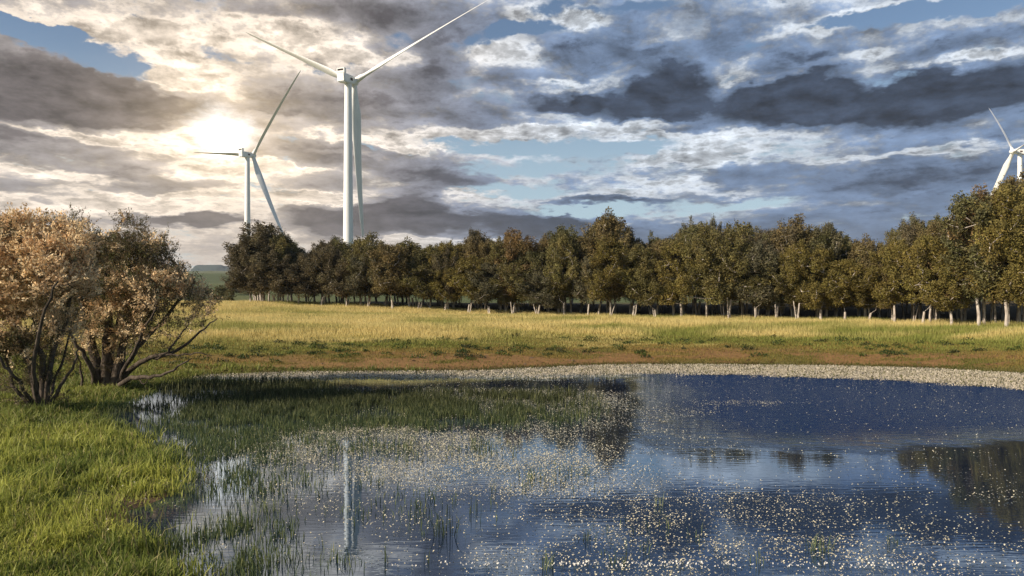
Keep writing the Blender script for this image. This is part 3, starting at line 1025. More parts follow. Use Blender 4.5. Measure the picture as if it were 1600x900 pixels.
def big_bush(name, base, limbs, lobes, n_targets, label, seed, blossom_fn, leafcols, scale_px):
    rg = np.random.default_rng(seed)
    bx, by = base
    bz = float(height(np.array([bx]), np.array([by]))[0])
    root = tag(new_obj(name, None, None, (bx, by, bz)), label, 'tree')
    W, Tw, Lf, Bl = Geo(), Geo(), Geo(), Geo()
    nodes, rad = [], []
    def limb(pts, r0, r1, g=W, sides=8):
        pts = [np.array(p, float) for p in pts]
        out = []
        for i in range(len(pts) - 1):
            for t in np.linspace(0, 1, 5)[:-1]:
                a = pts[max(0, i - 1)]; b_ = pts[i]; c = pts[i + 1]; d_ = pts[min(len(pts) - 1, i + 2)]
                q = 0.5 * ((2 * b_) + (-a + c) * t + (2 * a - 5 * b_ + 4 * c - d_) * t * t + (-a + 3 * b_ - 3 * c + d_) * t ** 3)
                out.append(q + rg.normal(size=3) * min(r0, 0.05) * 0.7)
        out.append(pts[-1])
        rr = np.linspace(r0, r1, len(out))
        tube(g, out, rr, sides)
        nodes.extend(out[3:]); rad.extend(rr[3:])
    for L in limbs:
        limb(L[0], L[1], L[2])
    # targets inside the crown lobes
    T = []
    vol = np.array([l[3] * l[4] * l[5] * l[6] for l in lobes]) ** 0.8
    pick = rg.choice(len(lobes), n_targets, p=vol / vol.sum())
    for k in pick:
        cx, cy, cz, rx, ry, rz, dens = lobes[k]
        u = unit(rg, 1)[0] * rg.uniform(0.25, 1) ** 0.45
        T.append((np.array([cx + u[0] * rx, cy + u[1] * ry, cz + u[2] * rz]), k))
    N0 = np.array(nodes)
    T.sort(key=lambda t: np.min(np.linalg.norm(N0 - t[0], axis=1)))
    for (c, k) in T:
        if c[2] < 0.25:
            continue
        N = np.array(nodes)
        dd = np.linalg.norm(N - c, axis=1) + 1.2 * np.maximum(0, N[:, 2] - c[2] + 0.2)
        j = int(np.argmin(dd))
        q = N[j]
        Ln = np.linalg.norm(c - q)
        r0 = min(rad[j] * 0.7, 0.012 + 0.011 * Ln)
        m1 = q * .66 + c * .34 + rg.normal(size=3) * 0.05 * Ln + np.array([0, 0, -0.06 * Ln])
        m2 = q * .33 + c * .67 + rg.normal(size=3) * 0.05 * Ln + np.array([0, 0, -0.05 * Ln])
        tube(W if rg.uniform() < .8 else Tw, [q, m1, m2, c], [r0, r0 * .8, r0 * .6, 0.006], 5)
        nodes += [m1, m2, c]; rad += [r0 * .8, r0 * .6, 0.012]
        # sprays at the tip
        dr = (c - q) / (Ln + 1e-6)
        isb = rg.uniform() < blossom_fn(c + np.array([bx, by, bz]))
        dens = lobes[k][6]
        nsp = int(rg.integers(4, 8) * dens) + 1
        for _ in range(nsp):
            a = c - dr * rg.uniform(0, 0.5) * min(Ln, 1.2) + rg.normal(size=3) * 0.10
            e = dr * 0.6 + unit(rg, 1)[0] * 0.75 + np.array([0, 0, 0.35])
            e /= np.linalg.norm(e)
            ln = rg.uniform(0.30, 0.80)
            tube(Tw if rg.uniform() < .3 else W, [a, a + e * ln], [0.007, 0.003], 3)
            m = int(22 * (0.7 + 0.5 * rg.uniform()))
            P = a + e * (rg.uniform(0.05, 1.05, m) * ln)[:, None] + rg.normal(size=(m, 3)) * 0.045
            vv = rg.uniform(0.75, 1.2) * rg.uniform(0.8, 1.2, m)
            if isb:
                base_c = lerp((0.92, 0.68, 0.38), (0.95, 0.78, 0.52), rg.uniform(0, 1, m)) if rg.uniform() < .65 else lerp((0.72, 0.50, 0.27), (0.80, 0.58, 0.36), rg.uniform(0, 1, m))
                leaves(Bl, P, 0.125, base_c * vv[:, None], 0.42, 0.0, rg, np.tile(e, (m, 1)))
            else:
                lc = leafcols[rg.integers(len(leafcols))]
                leaves(Lf, P, 0.095, np.array(lc) * vv[:, None], 0.36, 0.0, rg, np.tile(e, (m, 1)))
    new_obj('trunk', W.mesh('trunk', DARKBARK, True), root)
    new_obj('dry_twigs', Tw.mesh('dry_twigs', TWIG, True), root)
    new_obj('foliage', Lf.mesh('foliage', SHRUBLEAF), root)
    new_obj('blossom', Bl.mesh('blossom', BLOSSOM), root)
    return root


def px_local(base, px, py, dy=0.0):
    d = base[1] + dy
    return np.array([(px - 800) / F * d - base[0], dy, CAMZ + (HOR - py) / F * d - 0.12])


def px_lobe(base, px, py, rx, ry, dy=0.0, depth=None, dens=1.0):
    c = px_local(base, px, py, dy)
    s = (base[1] + dy) / F
    return (c[0], c[1], c[2], rx * s, depth if depth else rx * s, ry * s, dens)


b1 = gpt(62, 640, 0.12)
b2 = gpt(165, 606, 0.12)
def L1(*p): return [px_local(b1, *q) for q in p]
def L2(*p): return [px_local(b2, *q) for q in p]
limbs1 = [
    (L1((58, 645), (55, 600), (45, 560), (20, 500), (-15, 420)), .15, .05), (L1((66, 645), (68, 600), (60, 540), (50, 450), (40, 360)), .16, .05),
    (L1((72, 645), (76, 590), (88, 540, .5), (110, 470, .8), (125, 400, 1)), .13, .04), (L1((60, 642), (40, 615, -.6), (20, 585, -1.2), (0, 560, -1.6), (-30, 520, -2)), .09, .03),
    (L1((70, 640), (95, 605, -.4), (112, 575, -.6), (122, 545, -.8)), .08, .03), (L1((62, 640), (45, 570, 1.2), (10, 480, 2), (-10, 400, 2.4)), .12, .04),
    (L1((64, 640), (50, 580, -1), (66, 500, -1.8), (90, 440, -2.2)), .10, .03), (L1((55, 642), (20, 600), (5, 540), (-5, 480)), .08, .03),
    (L1((66, 642), (84, 600, .8), (100, 555, 1.6), (112, 500, 2)), .07, .03),
]
lobes1 = [px_lobe(b1, 30, 425, 85, 72, 0, 2.2), px_lobe(b1, -50, 440, 70, 80, 0, 2.2), px_lobe(b1, 60, 392, 62, 44, .3, 1.9), px_lobe(b1, 10, 392, 58, 42, .6, 1.8),
          px_lobe(b1, 100, 430, 40, 55, -.5, 1.5), px_lobe(b1, 45, 352, 22, 20, 0, .8, .9), px_lobe(b1, 30, 515, 88, 52, 0, 1.8, .95), px_lobe(b1, 25, 585, 72, 34, 0, 1.4, .6), px_lobe(b1, 55, 630, 45, 16, 0, 1.3, .8), px_lobe(b1, 15, 358, 18, 16, 0, .7, .9), px_lobe(b1, 85, 360, 18, 14, 0, .7, .9), px_lobe(b1, 118, 372, 18, 14, 0, .7, .9)]
limbs2 = [
    (L2((155, 612), (150, 570), (140, 520), (125, 460), (110, 400)), .30, .06), (L2((165, 612), (168, 560), (170, 500), (168, 430), (165, 370)), .32, .06),
    (L2((178, 612), (188, 560), (198, 510), (215, 450), (228, 395)), .26, .05), (L2((150, 606), (142, 575, -.8), (120, 540, -1.4), (105, 510, -1.6)), .16, .04),
    (L2((180, 604), (205, 578, -.5), (235, 560, -1), (275, 548, -1.2), (312, 520, -1.4), (340, 498, -1.4)), .17, .02),
    (L2((178, 610), (205, 592, -1), (235, 588, -1.5), (270, 580, -2), (300, 560, -2.2)), .15, .02),
    (L2((240, 560, -1), (270, 555, -1.4), (305, 553, -1.7), (332, 556, -1.8)), .06, .015), (L2((182, 600), (215, 545, .4), (250, 505, .8), (285, 465, 1), (305, 440, 1)), .15, .04),
    (L2((172, 606), (175, 550, 1.2), (190, 480, 2), (210, 420, 2.4)), .18, .05), (L2((185, 600), (205, 560, -1.4), (222, 520, -2), (245, 480, -2.4)), .12, .03),
    (L2((128, 606), (126, 580), (122, 555)), .07, .03), (L2((262, 550, -1.1), (285, 520, -1.2), (300, 495, -1.2)), .06, .015),
    (L2((215, 588, -1.2), (225, 600, -1.6), (238, 585, -1.9)), .04, .01),
]
lobes2 = [px_lobe(b2, 175, 435, 72, 58, 0, 2.5), px_lobe(b2, 130, 405, 55, 42, .5, 2), px_lobe(b2, 205, 397, 42, 32, .2, 1.5), px_lobe(b2, 238, 412, 40, 34, 0, 1.4), px_lobe(b2, 240, 455, 50, 40, -.6, 1.6),
          px_lobe(b2, 285, 455, 34, 34, .3, 1.2, .8), px_lobe(b2, 295, 495, 40, 26, -.8, 1.2, .6), px_lobe(b2, 180, 495, 75, 45, 0, 2, .9), px_lobe(b2, 150, 550, 60, 34, .3, 1.6, .45), px_lobe(b2, 110, 470, 45, 45, 0, 1.8, .8), px_lobe(b2, 240, 515, 55, 34, -1, 1.4, .55), px_lobe(b2, 185, 352, 14, 14, 0, .5, .9), px_lobe(b2, 262, 385, 14, 12, 0, .5, .8), px_lobe(b2, 300, 425, 16, 14, 0, .5, .8), px_lobe(b2, 325, 480, 18, 12, -1, .6, .6),
          px_lobe(b2, 215, 360, 16, 12, 0, .5, .8), px_lobe(b2, 120, 350, 16, 12, 0, .6, .8)]


def bf1(c):
    px = 800 + F * c[0] / c[1]; py = HOR - F * (c[2] - CAMZ) / c[1]
    if py > 555: return 0.0
    return 0.9 if py > 370 and py < 515 else (0.6 if py <= 370 else 0.35)


def bf2(c):
    px = 800 + F * c[0] / c[1]; py = HOR - F * (c[2] - CAMZ) / c[1]
    front = 1.0 if c[1] < b2[1] + 0.3 else 0.4
    if 125 < px < 225 and py > 420: return 0.5 * front
    if px > 225 and 420 < py < 480: return 0.5 * front
    return 0.10


LC1 = [(0.15, 0.125, 0.055), (0.20, 0.15, 0.08), (0.10, 0.10, 0.045)]
LC2 = [(0.16, 0.125, 0.06), (0.12, 0.105, 0.045), (0.13, 0.13, 0.045), (0.20, 0.145, 0.08)]
big_bush('flowering_bush', b1, limbs1, lobes1, 900, 'many-stemmed bush covered in pale peach blossom, nearest the left edge', 31, bf1, LC1, 0)
big_bush('flowering_bush', b2, limbs2, lobes2, 980, 'large dark-limbed bush with low branches spreading right over the pond', 32, bf2, LC2, 0)


# ------------------------------------------------------------------ grass, reeds, weeds
GRASS = plant_mat('green_grass', 0.35, 0.55, 0.2)
DRY = plant_mat('dry_grass', 0.35, 0.7, 0.1)


def blades(P, h, w, lean, col, tipcol=None, mat=GRASS, name='grass', fine=True):
    n = len(P)
    yaw = rng.uniform(0, 2 * math.pi, n)
    s = np.stack([np.cos(yaw), np.sin(yaw), np.zeros(n)], 1)
    la = rng.uniform(0, 2 * math.pi, n)
    l = np.stack([np.cos(la), np.sin(la), np.zeros(n)], 1) * (lean * h)[:, None]
    up = np.array([0, 0, 1.0])
    tc = col if tipcol is None else tipcol
    if fine:
        V = np.stack([P - s * (w / 2)[:, None], P + s * (w / 2)[:, None],
                      P + up * (h * .55)[:, None] + l * .3 + s * (w * .42)[:, None], P + up * (h * .55)[:, None] + l * .3 - s * (w * .42)[:, None],
                      P + up * (h * np.sqrt(np.maximum(.2, 1 - lean ** 2 * .6)))[:, None] + l], 1).reshape(-1, 3)
        i = np.arange(n)[:, None] * 5
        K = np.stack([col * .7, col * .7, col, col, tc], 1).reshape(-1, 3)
        return V, [i + np.arange(4), i + np.array([3, 2, 4])], K
    V = np.stack([P - s * (w / 2)[:, None], P + s * (w / 2)[:, None], P + up * h[:, None] + l], 1).reshape(-1, 3)
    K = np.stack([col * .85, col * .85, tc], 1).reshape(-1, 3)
    return V, [np.arange(n)[:, None] * 3 + np.arange(3)], K


def add_stuff(name, data, mat, label, cat):
    V, f, K = data
    o = new_obj(name, np_mesh(name, V, f, mat, K))
    return tag(o, label, cat, None, 'stuff')


def onground(x, y, sd=None):
    return np.stack([x, y, height(x, y, sd)], 1)


def samp(x0, x1, y0, y1, per):
    n = int((x1 - x0) * (y1 - y0) * per)
    x, y = rng.uniform(x0, x1, n), rng.uniform(y0, y1, n)
    px, _ = topx(x, np.maximum(y, 0.1))
    k = (px > -160) & (px < 1760)
    return x[k], y[k]


# lush grass on the near left shore
def left_grass():
    parts = []
    for (y0, y1, per, w) in ((8.5, 14, 950, .021), (14, 20, 620, .026), (20, 30, 340, .032), (30, 47, 170, .040)):
        x, y = samp(-0.70 * y1 - 3, 2 if y1 < 21 else -5, y0, y1, per)
        sd = sdist(x, y)
        px, py = topx(x, y)
        dens = sst(sd, -0.8, 1.6)
        mx, my = gpt(255, 805)
        mud = np.exp(-(((x - mx) / 1.5) ** 2 + ((y - my) / 1.5) ** 2)) * (.5 + .8 * fbm(x * 1.5, y * 1.5, 2, 5))
        dens = dens * (1 - 0.9 * np.clip(mud * 1.3, 0, 1)) * (.35 + .65 * sst(fbm(x * 1.6, y * 1.6, 3, 71), .34, .52))
        k = (rng.uniform(size=len(x)) < dens) & (y < 47)
        x, y, sd = x[k], y[k], sd[k]
        P = onground(x, y, sd)
        P[:, 2] = np.maximum(P[:, 2], -0.12) - 0.02
        n = len(x)
        cl = fbm(x * 1.3, y * 1.3, 3, 77)
        h = (0.13 + 0.27 * sst(cl, .3, .7)) * rng.uniform(.45, 1.3, n) * np.where(rng.uniform(size=n) < .12, 1.6, 1) * np.where(y > 24, .85, 1)
        t = np.clip(sst(fbm(x * .35, y * .35, 3, 79), .35, .65) * .9 + rng.uniform(-.3, .4, n), 0, 1)
        col = lerp((0.135, 0.175, 0.034), (0.43, 0.44, 0.088), t)
        col = lerp(col, (0.15, 0.175, 0.045), sst(y, 18, 28) * .6)
        col = lerp(col, (0.36, 0.30, 0.13), (rng.uniform(size=n) < .13) * .8)
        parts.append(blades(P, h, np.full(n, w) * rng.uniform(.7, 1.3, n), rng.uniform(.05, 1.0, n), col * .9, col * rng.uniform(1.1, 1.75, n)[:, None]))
    off, V, A, B, K = 0, [], [], [], []
    for v, f, k in parts:
        V.append(v); A.append(f[0] + off); B.append(f[1] + off); K.append(k); off += len(v)
    add_stuff('shore_grass', (np.concatenate(V), [np.concatenate(A), np.concatenate(B)], np.concatenate(K)), GRASS,
              'lush green grass on the low shore at the left', 'grass')


left_grass()


def blob(px, py, lst):
    s = np.zeros(len(px))
    for (cx, cy, rx, ry, w) in lst:
        r2 = ((px - cx) / rx) ** 2 + ((py - cy) / ry) ** 2
        s = s + w * sst(r2, 1.3, 0.25)
    return s


def pond_reeds():
    x, y = samp(-22, 8, 10.5, 45, 420)
    sd = sdist(x, y)
    px, py = topx(x, y)
    d = blob(px, py, [(520, 640, 260, 24, .50), (430, 650, 130, 16, .28), (640, 650, 200, 22, .44), (700, 625, 220, 12, .35), (540, 668, 200, 12, .36), (380, 610, 160, 16, .3), (800, 655, 90, 20, .25),
                      (390, 700, 90, 70, .34), (350, 780, 90, 80, .36), (420, 800, 60, 50, .4), (600, 705, 220, 26, .13), (560, 780, 130, 50, .07), (700, 805, 90, 40, .10), (860, 755, 90, 24, .09), (1010, 850, 120, 40, .05), (310, 700, 110, 50, .30), (370, 870, 150, 60, .85), (300, 850, 100, 60, .5), (480, 720, 80, 50, .16), (450, 890, 130, 30, .6), (240, 655, 120, 24, .16),
                      (560, 700, 90, 20, .12), (870, 640, 80, 30, .12)])
    cl = sst(fbm(x * 1.2, y * .8, 3, 91), .36, .60)
    d = d * (0.15 + 1.2 * cl) * sst(y, 9, 12)
    keep = (sd < 0.3) & (rng.uniform(size=len(x)) < d * 1.05 * np.where(y < 21, .55, .78))
    x, y, py = x[keep], y[keep], py[keep]
    n = len(x)
    P = np.stack([x, y, np.full(n, -0.04)], 1)
    far = sst(y, 22, 34)
    h = (0.20 + 0.20 * far) * rng.uniform(.45, 1.3, n) + .04
    col = lerp((0.045, 0.075, 0.04), (0.15, 0.18, 0.06), rng.uniform(0, 1, n) ** 1.3)
    col = lerp(col, (0.045, 0.046, 0.018), far * .8)
    col = lerp(col, (0.24, 0.24, 0.10), (rng.uniform(size=n) < .12) * .8)
    w = np.interp(y, [11, 20, 30, 44], [.015, .020, .028, .034]) * rng.uniform(.7, 1.3, n)
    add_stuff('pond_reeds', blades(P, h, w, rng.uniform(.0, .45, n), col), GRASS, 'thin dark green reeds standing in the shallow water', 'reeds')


pond_reeds()


def meadow():
    x, y = samp(-75, 75, 40, 128, 95)
    sd = sdist(x, y)
    px, py = topx(x, y)
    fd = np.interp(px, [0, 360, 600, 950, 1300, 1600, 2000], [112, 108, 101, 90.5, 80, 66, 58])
    n0 = fbm(x * .16, y * .4, 3, 33)
    lim = 8.5 + (n0 - .5) * 7
    keep = (sd > lim) & (y < fd + 3) & (y > 40)
    x, y, sd, lim, fd = x[keep], y[keep], sd[keep], lim[keep], fd[keep]
    n = len(x)
    P = onground(x, y, sd)
    tall = sst(sd - lim, 2, 9)
    h = (0.14 + 0.36 * tall) * rng.uniform(.55, 1.25, n) * (0.7 + .6 * fbm(x * .5, y * .5, 2, 55))
    dry = np.clip(0.20 + 0.62 * tall + (fbm(x * .13, y * .35, 4, 36) - .5) * 2.6 + rng.uniform(-.2, .2, n) - .06 - sst(x, 5, 45) * .38, 0, 1)
    col = lerp((0.27, 0.29, 0.07), (0.66, 0.52, 0.18), dry)
    tip = lerp(col, (0.84, 0.72, 0.38), np.full(n, .5) * dry)
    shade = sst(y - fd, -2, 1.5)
    col = lerp(col, (0.12, 0.12, 0.04), shade * .6)  # shade at the wood's edge painted into the grass colour
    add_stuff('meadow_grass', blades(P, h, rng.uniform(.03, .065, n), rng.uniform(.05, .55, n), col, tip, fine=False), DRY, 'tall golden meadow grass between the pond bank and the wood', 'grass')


meadow()


def bank_cover():
    # short sparse grass on the earth bank
    x, y = samp(-40, 60, 36, 78, 110)
    sd = sdist(x, y)
    n0 = fbm(x * .25, y * .6, 4, 21)
    dens = np.clip(sst(sd, 0.0, .4) * (.12 + sst(n0, .42, .60) * .9 + sst(sd, 4, 9) * .7 + sst(sd, 1.9, .5) * .9), 0, 1)
    keep = (sd > .02) & (sd < 14) & (rng.uniform(size=len(x)) < dens) & (y > 36)
    x, y, sd = x[keep], y[keep], sd[keep]
    n = len(x)
    P = onground(x, y, sd)
    h = rng.uniform(.06, .17, n)
    t = rng.uniform(0, 1, n)
    col = lerp((0.14, 0.15, 0.035), (0.36, 0.24, 0.075), np.clip(t * .8 + (fbm(x * .2, y * .3, 3, 61) - .45) * 1.5, 0, 1))
    col = lerp(col, (0.075, 0.085, 0.025), sst(sd, 2.2, .6) * .85)
    add_stuff('bank_grass', blades(P, h, rng.uniform(.03, .07, n), rng.uniform(.1, .9, n), col, fine=False), DRY, 'short patchy grass on the orange earth bank', 'grass')
    # leafy weed tufts
    G = Geo()
    m = 900
    m = 2200; x = rng.uniform(-38, 60, m); y = rng.uniform(38, 82, m)
    sd = sdist(x, y)
    k = (sd > 1.5) & (sd < 15) & (rng.uniform(size=m) < np.exp(-((sd - 8.5) / 3.6) ** 2) * (.25 + sst(fbm(x * .2, y * .2, 2, 13), .4, .6)))
    x, y, sd = x[k], y[k], sd[k]
    for i in range(len(x)):
        r = rng.uniform(.12, .48)
        q = int(26 + 130 * r)
        an = rng.uniform(0, 6.28, q); rr = r * np.sqrt(rng.uniform(0, 1, q))
        xx, yy = x[i] + rr * np.cos(an) * 1.5, y[i] + rr * np.sin(an)
        zz = height(xx, yy) + rng.uniform(0, .30, q) * np.sqrt(np.maximum(0, 1 - (rr / r) ** 2)) * (0.5 + r)
        v = rng.uniform(.6, 1.3, q)[:, None]
        leaves(G, np.stack([xx, yy, zz], 1), 0.14, np.array(random.choice([(0.05, 0.075, 0.02), (0.08, 0.11, 0.025), (0.055, 0.06, 0.022)])) * v, .6, .4)
    o = new_obj('bank_weeds', G.mesh('bank_weeds', GRASS))
    tag(o, 'dark green leafy weeds scattered along the bank top', 'weeds', None, 'stuff')
    # earth clods and small stones along the foot of the bank
    import bmesh
    G = Geo()
    m = 520
    x = rng.uniform(-30, 55, m); y = rng.uniform(38, 70, m)
    sd = sdist(x, y)
    k = (sd > .3) & (sd < 8) & (rng.uniform(size=m) < sst(fbm(x * .3, y * .3, 2, 19), .35, .6))
    x, y = x[k], y[k]
    z = height(x, y)
    for i in range(len(x)):
        r = rng.uniform(.05, .17)
        u = np.array([(1, 0, 0), (-1, 0, 0), (0, 1, 0), (0, -1, 0), (0, 0, 1), (.6, .6, .5), (-.6, .5, .6), (.5, -.7, .4), (-.5, -.6, .5), (0, 0, -1)], float)
        u = u[[0, 2, 1, 3, 4]] * rng.uniform(.6, 1.2, (5, 1)) * r * np.array([1.5, 1.1, .7])
        V = u + np.array([x[i], y[i], z[i]])
        G.add(V, [[(0, 1, 4), (1, 2, 4), (2, 3, 4), (3, 0, 4)]], np.array([(0.15, 0.085, 0.045), (0.10, 0.06, 0.035), (0.24, 0.17, 0.12)][i % 3]) * rng.uniform(.7, 1.2))
    o = new_obj('earth_clods', G.mesh('earth_clods', DRY))
    tag(o, 'earth clods and small stones lying on the bank', 'clods', None, 'stuff')


bank_cover()


# clumps of reeds standing alone in the open water
CLUMPS = [(690, 835, 26, 44, 'dark upright reed clump in the open water, right of the tower\'s reflection'),
          (832, 752, 12, 22, 'looping bent reed tuft among the white flowers, centre of the pond'),
          (575, 742, 12, 20, 'small reed tuft in the flowers just right of the tower\'s reflection'),
          (655, 800, 14, 24, 'thin reeds just behind the dark upright clump'), (603, 878, 5, 34, 'two thin dark stems at the bottom edge, right of the tower\'s reflection'),
          (672, 880, 6, 28, 'short pair of dark stems below the dark upright clump'), (860, 888, 12, 38, 'forked stems among the flowers at the bottom centre'),
          (415, 800, 30, 30, 'dense green reed clump left of the tower\'s reflection'), (430, 880, 34, 34, 'wide green reed clump at the bottom, left of the tower\'s reflection'),
          (770, 770, 7, 26, 'thin dark stems above the centre flowers'), (1030, 790, 8, 22, 'thin stems in the blue water right of the centre'),
          (912, 845, 14, 20, 'low dark reed tuft in the flowers left of the pale grassy one'), (1275, 862, 22, 34, 'pale green grass clump in the densest flowers, lower right'),
          (1180, 880, 10, 26, 'few pale stems at the bottom, left of the pale green clump'), (965, 880, 12, 22, 'few green stems at the bottom, right of the forked stems'),
          (740, 800, 8, 32, 'tall thin reeds just right of the dark upright clump'), (545, 800, 6, 18, 'short reeds beside the foot of the tower\'s reflection'),
          (1395, 850, 10, 20, 'lone green reed tuft among the lower right flowers')]
for i, (px, py, n, hp, lab) in enumerate(CLUMPS):
    x0, y0 = gpt(px, py)
    hm = hp / F * y0 * 1.05
    rx = (0.02 + 0.0045 * n) * (1.0 if n < 20 else 0.95)
    xx = rng.normal(size=n) * rx; yy = rng.normal(size=n) * rx * .8
    P = np.stack([xx, yy, np.full(n, -.03)], 1)
    dark = 'dark' in lab
    col = lerp((0.03, 0.045, 0.02), (0.07, 0.09, 0.035), rng.uniform(0, 1, n)) if dark else lerp((0.10, 0.14, 0.05), (0.25, 0.27, 0.12), rng.uniform(0, 1, n))
    V, f, K = blades(P, hm * rng.uniform(.55, 1.15, n), rng.uniform(.010, .017, n), rng.uniform(.02, .6 if n > 10 else .3, n), col)
    tag(new_obj('reed_clump', np_mesh('reed_clump', V, f, GRASS, K), None, (x0, y0, 0)), lab, 'reeds', 'reed clumps in the open water')

# ------------------------------------------------------------------ white pond flowers
PETAL, gP, bP = principled('white_petals', (0.72, 0.69, 0.63), 0.6, 0.2)
YOLK, gY, bY = principled('flower_centre', (0.70, 0.52, 0.10), 0.7, 0.1)


def flower_density(px, py):
    return blob(px, py, [(620, 712, 240, 50, 1.15), (760, 735, 230, 56, 1.0), (560, 690, 130, 28, .9), (430, 720, 120, 50, .35), (900, 752, 170, 34, .8), (840, 700, 170, 28, .3), (700, 622, 260, 14, .85), (860, 628, 160, 18, .5), (620, 645, 160, 18, .25), (880, 660, 110, 24, .4),
                         (700, 800, 220, 40, .35), (600, 850, 180, 50, .20), (470, 760, 90, 60, .3), (900, 790, 150, 30, .30), (1060, 770, 130, 26, .55), (1010, 850, 180, 60, .95), (920, 880, 260, 40, .6),
                         (1230, 880, 260, 46, .95), (1150, 830, 200, 40, .65), (1420, 850, 220, 45, .55), (1560, 880, 170, 40, .6), (1240, 790, 260, 24, .30), (1540, 775, 110, 14, .3), (1080, 705, 90, 26, .18), (1030, 665, 60, 24, .18),
                         (1240, 780, 120, 14, .2), (1400, 740, 160, 40, .05), (380, 830, 90, 60, .14), (760, 880, 220, 26, .25), (1150, 632, 110, 5, .18), (1050, 645, 90, 10, .2)]) + 0.02


def pond_flowers():
    x, y = samp(-12, 22, 9.3, 43, 470)
    sd = sdist(x, y)
    px, py = topx(x, y)
    cl = fbm(x * 1.1, y * .9, 4, 52)
    d = flower_density(px, py) * (0.34 + .62 * sst(cl, .34, .62)) * np.interp(y, [10, 15, 20, 30], [.55, .62, .9, 1])
    k = (sd < -.2) & (rng.uniform(size=len(x)) < d * .68)
    x, y, px, py = x[k], y[k], px[k], py[k]
    # a few strays on the near left grass edge
    o = np.argsort(y)
    x, y, px, py = x[o], y[o], px[o], py[o]
    infr = (px > 5) & (px < 1595) & (py < 893)
    idx = np.where(infr)[0][:300]
    # individuals: three shapes, shared
    protos = []
    for s in range(4):
        import bmesh
        rg = np.random.default_rng(600 + s)
        V, f, mi = [], [], []
        np_ = 5
        tilt = rg.uniform(-.35, .35, 2)
        for p in range(np_):
            a = 2 * math.pi * p / np_ + rg.uniform(-.15, .15)
            L = rg.uniform(.024, .033); w = .0125
            ca, sa = math.cos(a), math.sin(a)
            def q(r, t, z): return (r * ca - t * sa, r * sa + t * ca, z + (r * ca - t * sa) * tilt[0] + (r * sa + t * ca) * tilt[1])
            b = len(V)
            V += [q(.003, 0, 0), q(L * .55, -w, .008), q(L, -w * .45, .017), q(L, w * .45, .017), q(L * .55, w, .008)]
            f.append(tuple(range(b, b + 5))); mi.append(0)
        b = len(V)
        for t in range(6):
            a = t * math.pi / 3
            V.append((.007 * math.cos(a), .007 * math.sin(a), .004))
        V.append((0, 0, .010))
        for t in range(6):
            f.append((b + t, b + (t + 1) % 6, b + 6)); mi.append(1)
        me = bpy.data.meshes.new('pond_flower')
        hh = rg.uniform(.035, .075)
        V = [(v[0], v[1], v[2] + hh) for v in V]
        b = len(V)
        V += [(.002, 0, -.03), (-.002, .002, -.03), (-.002, -.002, -.03), (.002, 0, hh), (-.002, .002, hh), (-.002, -.002, hh)]
        for t in range(3):
            u = (t + 1) % 3
            f.append((b + t, b + u, b + 3 + u, b + 3 + t)); mi.append(2)
        me.from_pydata(V, [], f)
        me.materials.append(PETAL); me.materials.append(YOLK); me.materials.append(STEM)
        for p, m_ in zip(me.polygons, mi):
            p.material_index = m_
        protos.append(me)
    for j, i in enumerate(idx):
        o = new_obj('pond_flower', protos[j % 4], None, (float(x[i]), float(y[i]), 0))
        o.rotation_euler.z = random.uniform(0, 6.28)
        s = random.uniform(.38, .60)
        o.scale = (s, s, random.uniform(.7, 1.3))
        tag(o, 'small white five-petalled flower standing just above the water near the lower edge of the photo', 'flower', 'nearest white pond flowers')
    rest = np.ones(len(x), bool); rest[idx] = False
    x, y = x[rest], y[rest]
    ex, ey = rng.uniform(60, 440, 260), rng.uniform(735, 880, 260)
    kk = rng.uniform(size=260) < np.exp(-((ex - 280) / 130) ** 2 - ((ey - 800) / 45) ** 2)
    xe, ye = gpt(ex[kk], ey[kk])
    x, y = np.concatenate([x, xe]), np.concatenate([y, ye])
    n = len(x)
    # each flower: a cup of six small faces
    r = rng.uniform(.010, .0175, n) * np.interp(y, [12, 20, 40], [1, 1.1, 1.4])
    z = rng.uniform(.02, .09, n)
    z[-len(xe):] += rng.uniform(.12, .28, len(xe))
    a = np.arange(6) * math.pi / 3
    ring = np.stack([np.cos(a), np.sin(a)], 1)
    tl = rng.normal(size=(n, 2)) * .35
    rr = r[:, None] * np.where(np.arange(6) % 2, .72, 1.1)
    X = x[:, None] + rr * ring[:, 0]; Y = y[:, None] + rr * ring[:, 1]
    Zr = z[:, None] + r[:, None] * .55 + (X - x[:, None]) * tl[:, :1] + (Y - y[:, None]) * tl[:, 1:]
    V = np.concatenate([np.stack([X, Y, Zr], 2), np.stack([x, y, z], 1)[:, None]], 1).reshape(-1, 3)
    i = np.arange(n)[:, None, None] * 7
    tri = np.array([(t, (t + 1) % 6, 6) for t in range(6)])
    K = np.repeat(lerp((0.68, 0.66, 0.61), (0.54, 0.50, 0.41), rng.uniform(0, 1, n)), 7, 0)
    K = K.reshape(n, 7, 3); K[:, 6] = (0.75, 0.62, 0.25)
    add_stuff('pond_flowers', (V, [(i + tri).reshape(-1, 3)], K.reshape(-1, 3)), FLOWERS, 'thousands of small white flowers floating over the pond', 'flowers')
    print('flowers', n, len(idx))


STEM, _, _ = principled('flower_stem', (0.06, 0.08, 0.03), 0.7, 0.1)
FLOWERS = plant_mat('white_flowers', 0.2, 0.7, 0.1)
pond_flowers()


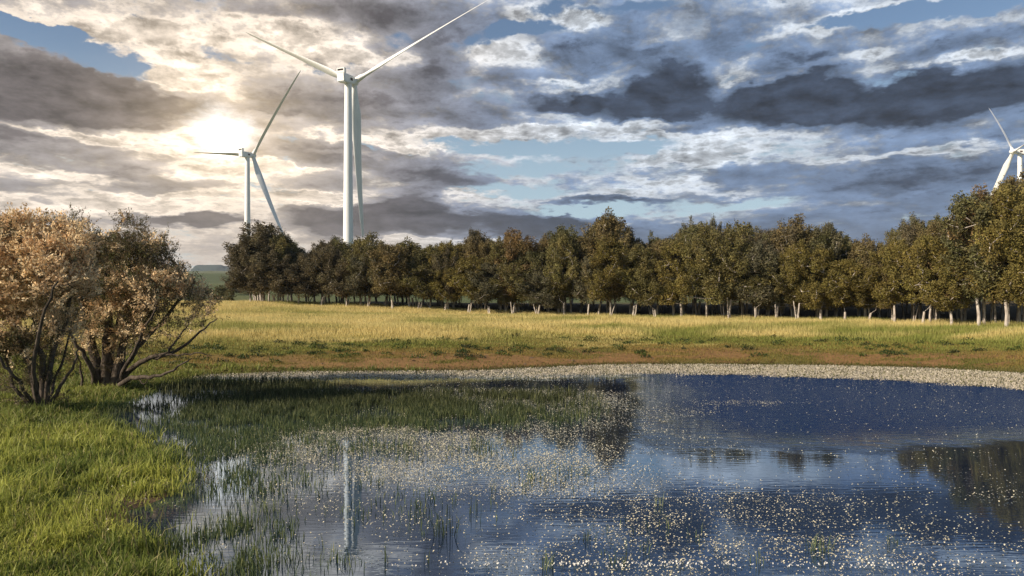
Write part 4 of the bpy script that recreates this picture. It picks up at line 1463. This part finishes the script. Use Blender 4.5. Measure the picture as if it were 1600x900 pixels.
def shore_band():
    # dense pale carpet of flowers along the far shore
    inner = [(300, 594), (420, 594), (600, 592), (850, 592), (950, 588), (1000, 587.5), (1200, 590), (1400, 598), (1500, 604), (1600, 614), (1800, 632)]
    inner = np.array(inner)
    x, y = samp(-30, 40, 31, 52, 560)
    px, py = topx(x, y)
    sd = sdist(x, y)
    lim = np.interp(px, inner[:, 0], inner[:, 1])
    jit = (fbm(x * .5, y * 1.5, 4, 88) - .5) * 13
    t = lim - 3.2 + jit * .75 - py
    dens = sst(t, -2.5, 3.0) * np.interp(px, [300, 420, 800, 950], [.10, .30, .5, 1.0]) * (.25 + 1.0 * sst(fbm(x * .9, y * 3.0, 3, 66), .32, .58))
    k = (sd < .35) & (rng.uniform(size=len(x)) < dens) & (y > 25)
    x, y = x[k], y[k]
    n = len(x)
    P = np.stack([x, y, np.full(n, .0)], 1)
    G = Geo()
    z = rng.uniform(.01, .12, n)
    P[:, 2] = z
    v = rng.uniform(.8, 1.1, n)
    leaves(G, P, .062, lerp((0.60, 0.53, 0.42), (0.50, 0.43, 0.31), rng.uniform(0, 1, n) ** 1.6) * v[:, None], .9, .35)
    k2 = rng.uniform(size=n) < .12
    leaves(G, P[k2] * np.array([1, 1, .5]), .15, np.tile((0.13, 0.13, 0.05), (k2.sum(), 1)) * rng.uniform(.6, 1.2, k2.sum())[:, None], .35, .8)
    o = new_obj('shore_flowers', G.mesh('shore_flowers', FLOWERS))
    tag(o, 'pale carpet of tiny flowers along the far shore', 'flowers', None, 'stuff')
    print('band', n)


shore_band()


# ------------------------------------------------------------------ air between here and the hills
def build_haze():
    m = bpy.data.materials.new('air')
    m.use_nodes = True
    g = NT(m.node_tree)
    m.node_tree.nodes.clear()
    v = g.n('ShaderNodeVolumePrincipled')
    v.inputs['Color'].default_value = (0.86, 0.92, 1.0, 1)
    v.inputs['Density'].default_value = 0.00008
    v.inputs['Anisotropy'].default_value = 0.2
    o = g.n('ShaderNodeOutputMaterial')
    m.node_tree.links.new(v.outputs[0], o.inputs[1])
    me = box_mesh('haze', -7500, 7500, -7000, 7500, -20, 260, m, 1, None, 0)
    tag(new_obj('haze', me), 'thin bluish air over the pond, wood and hills', None, None, 'stuff')


build_haze()
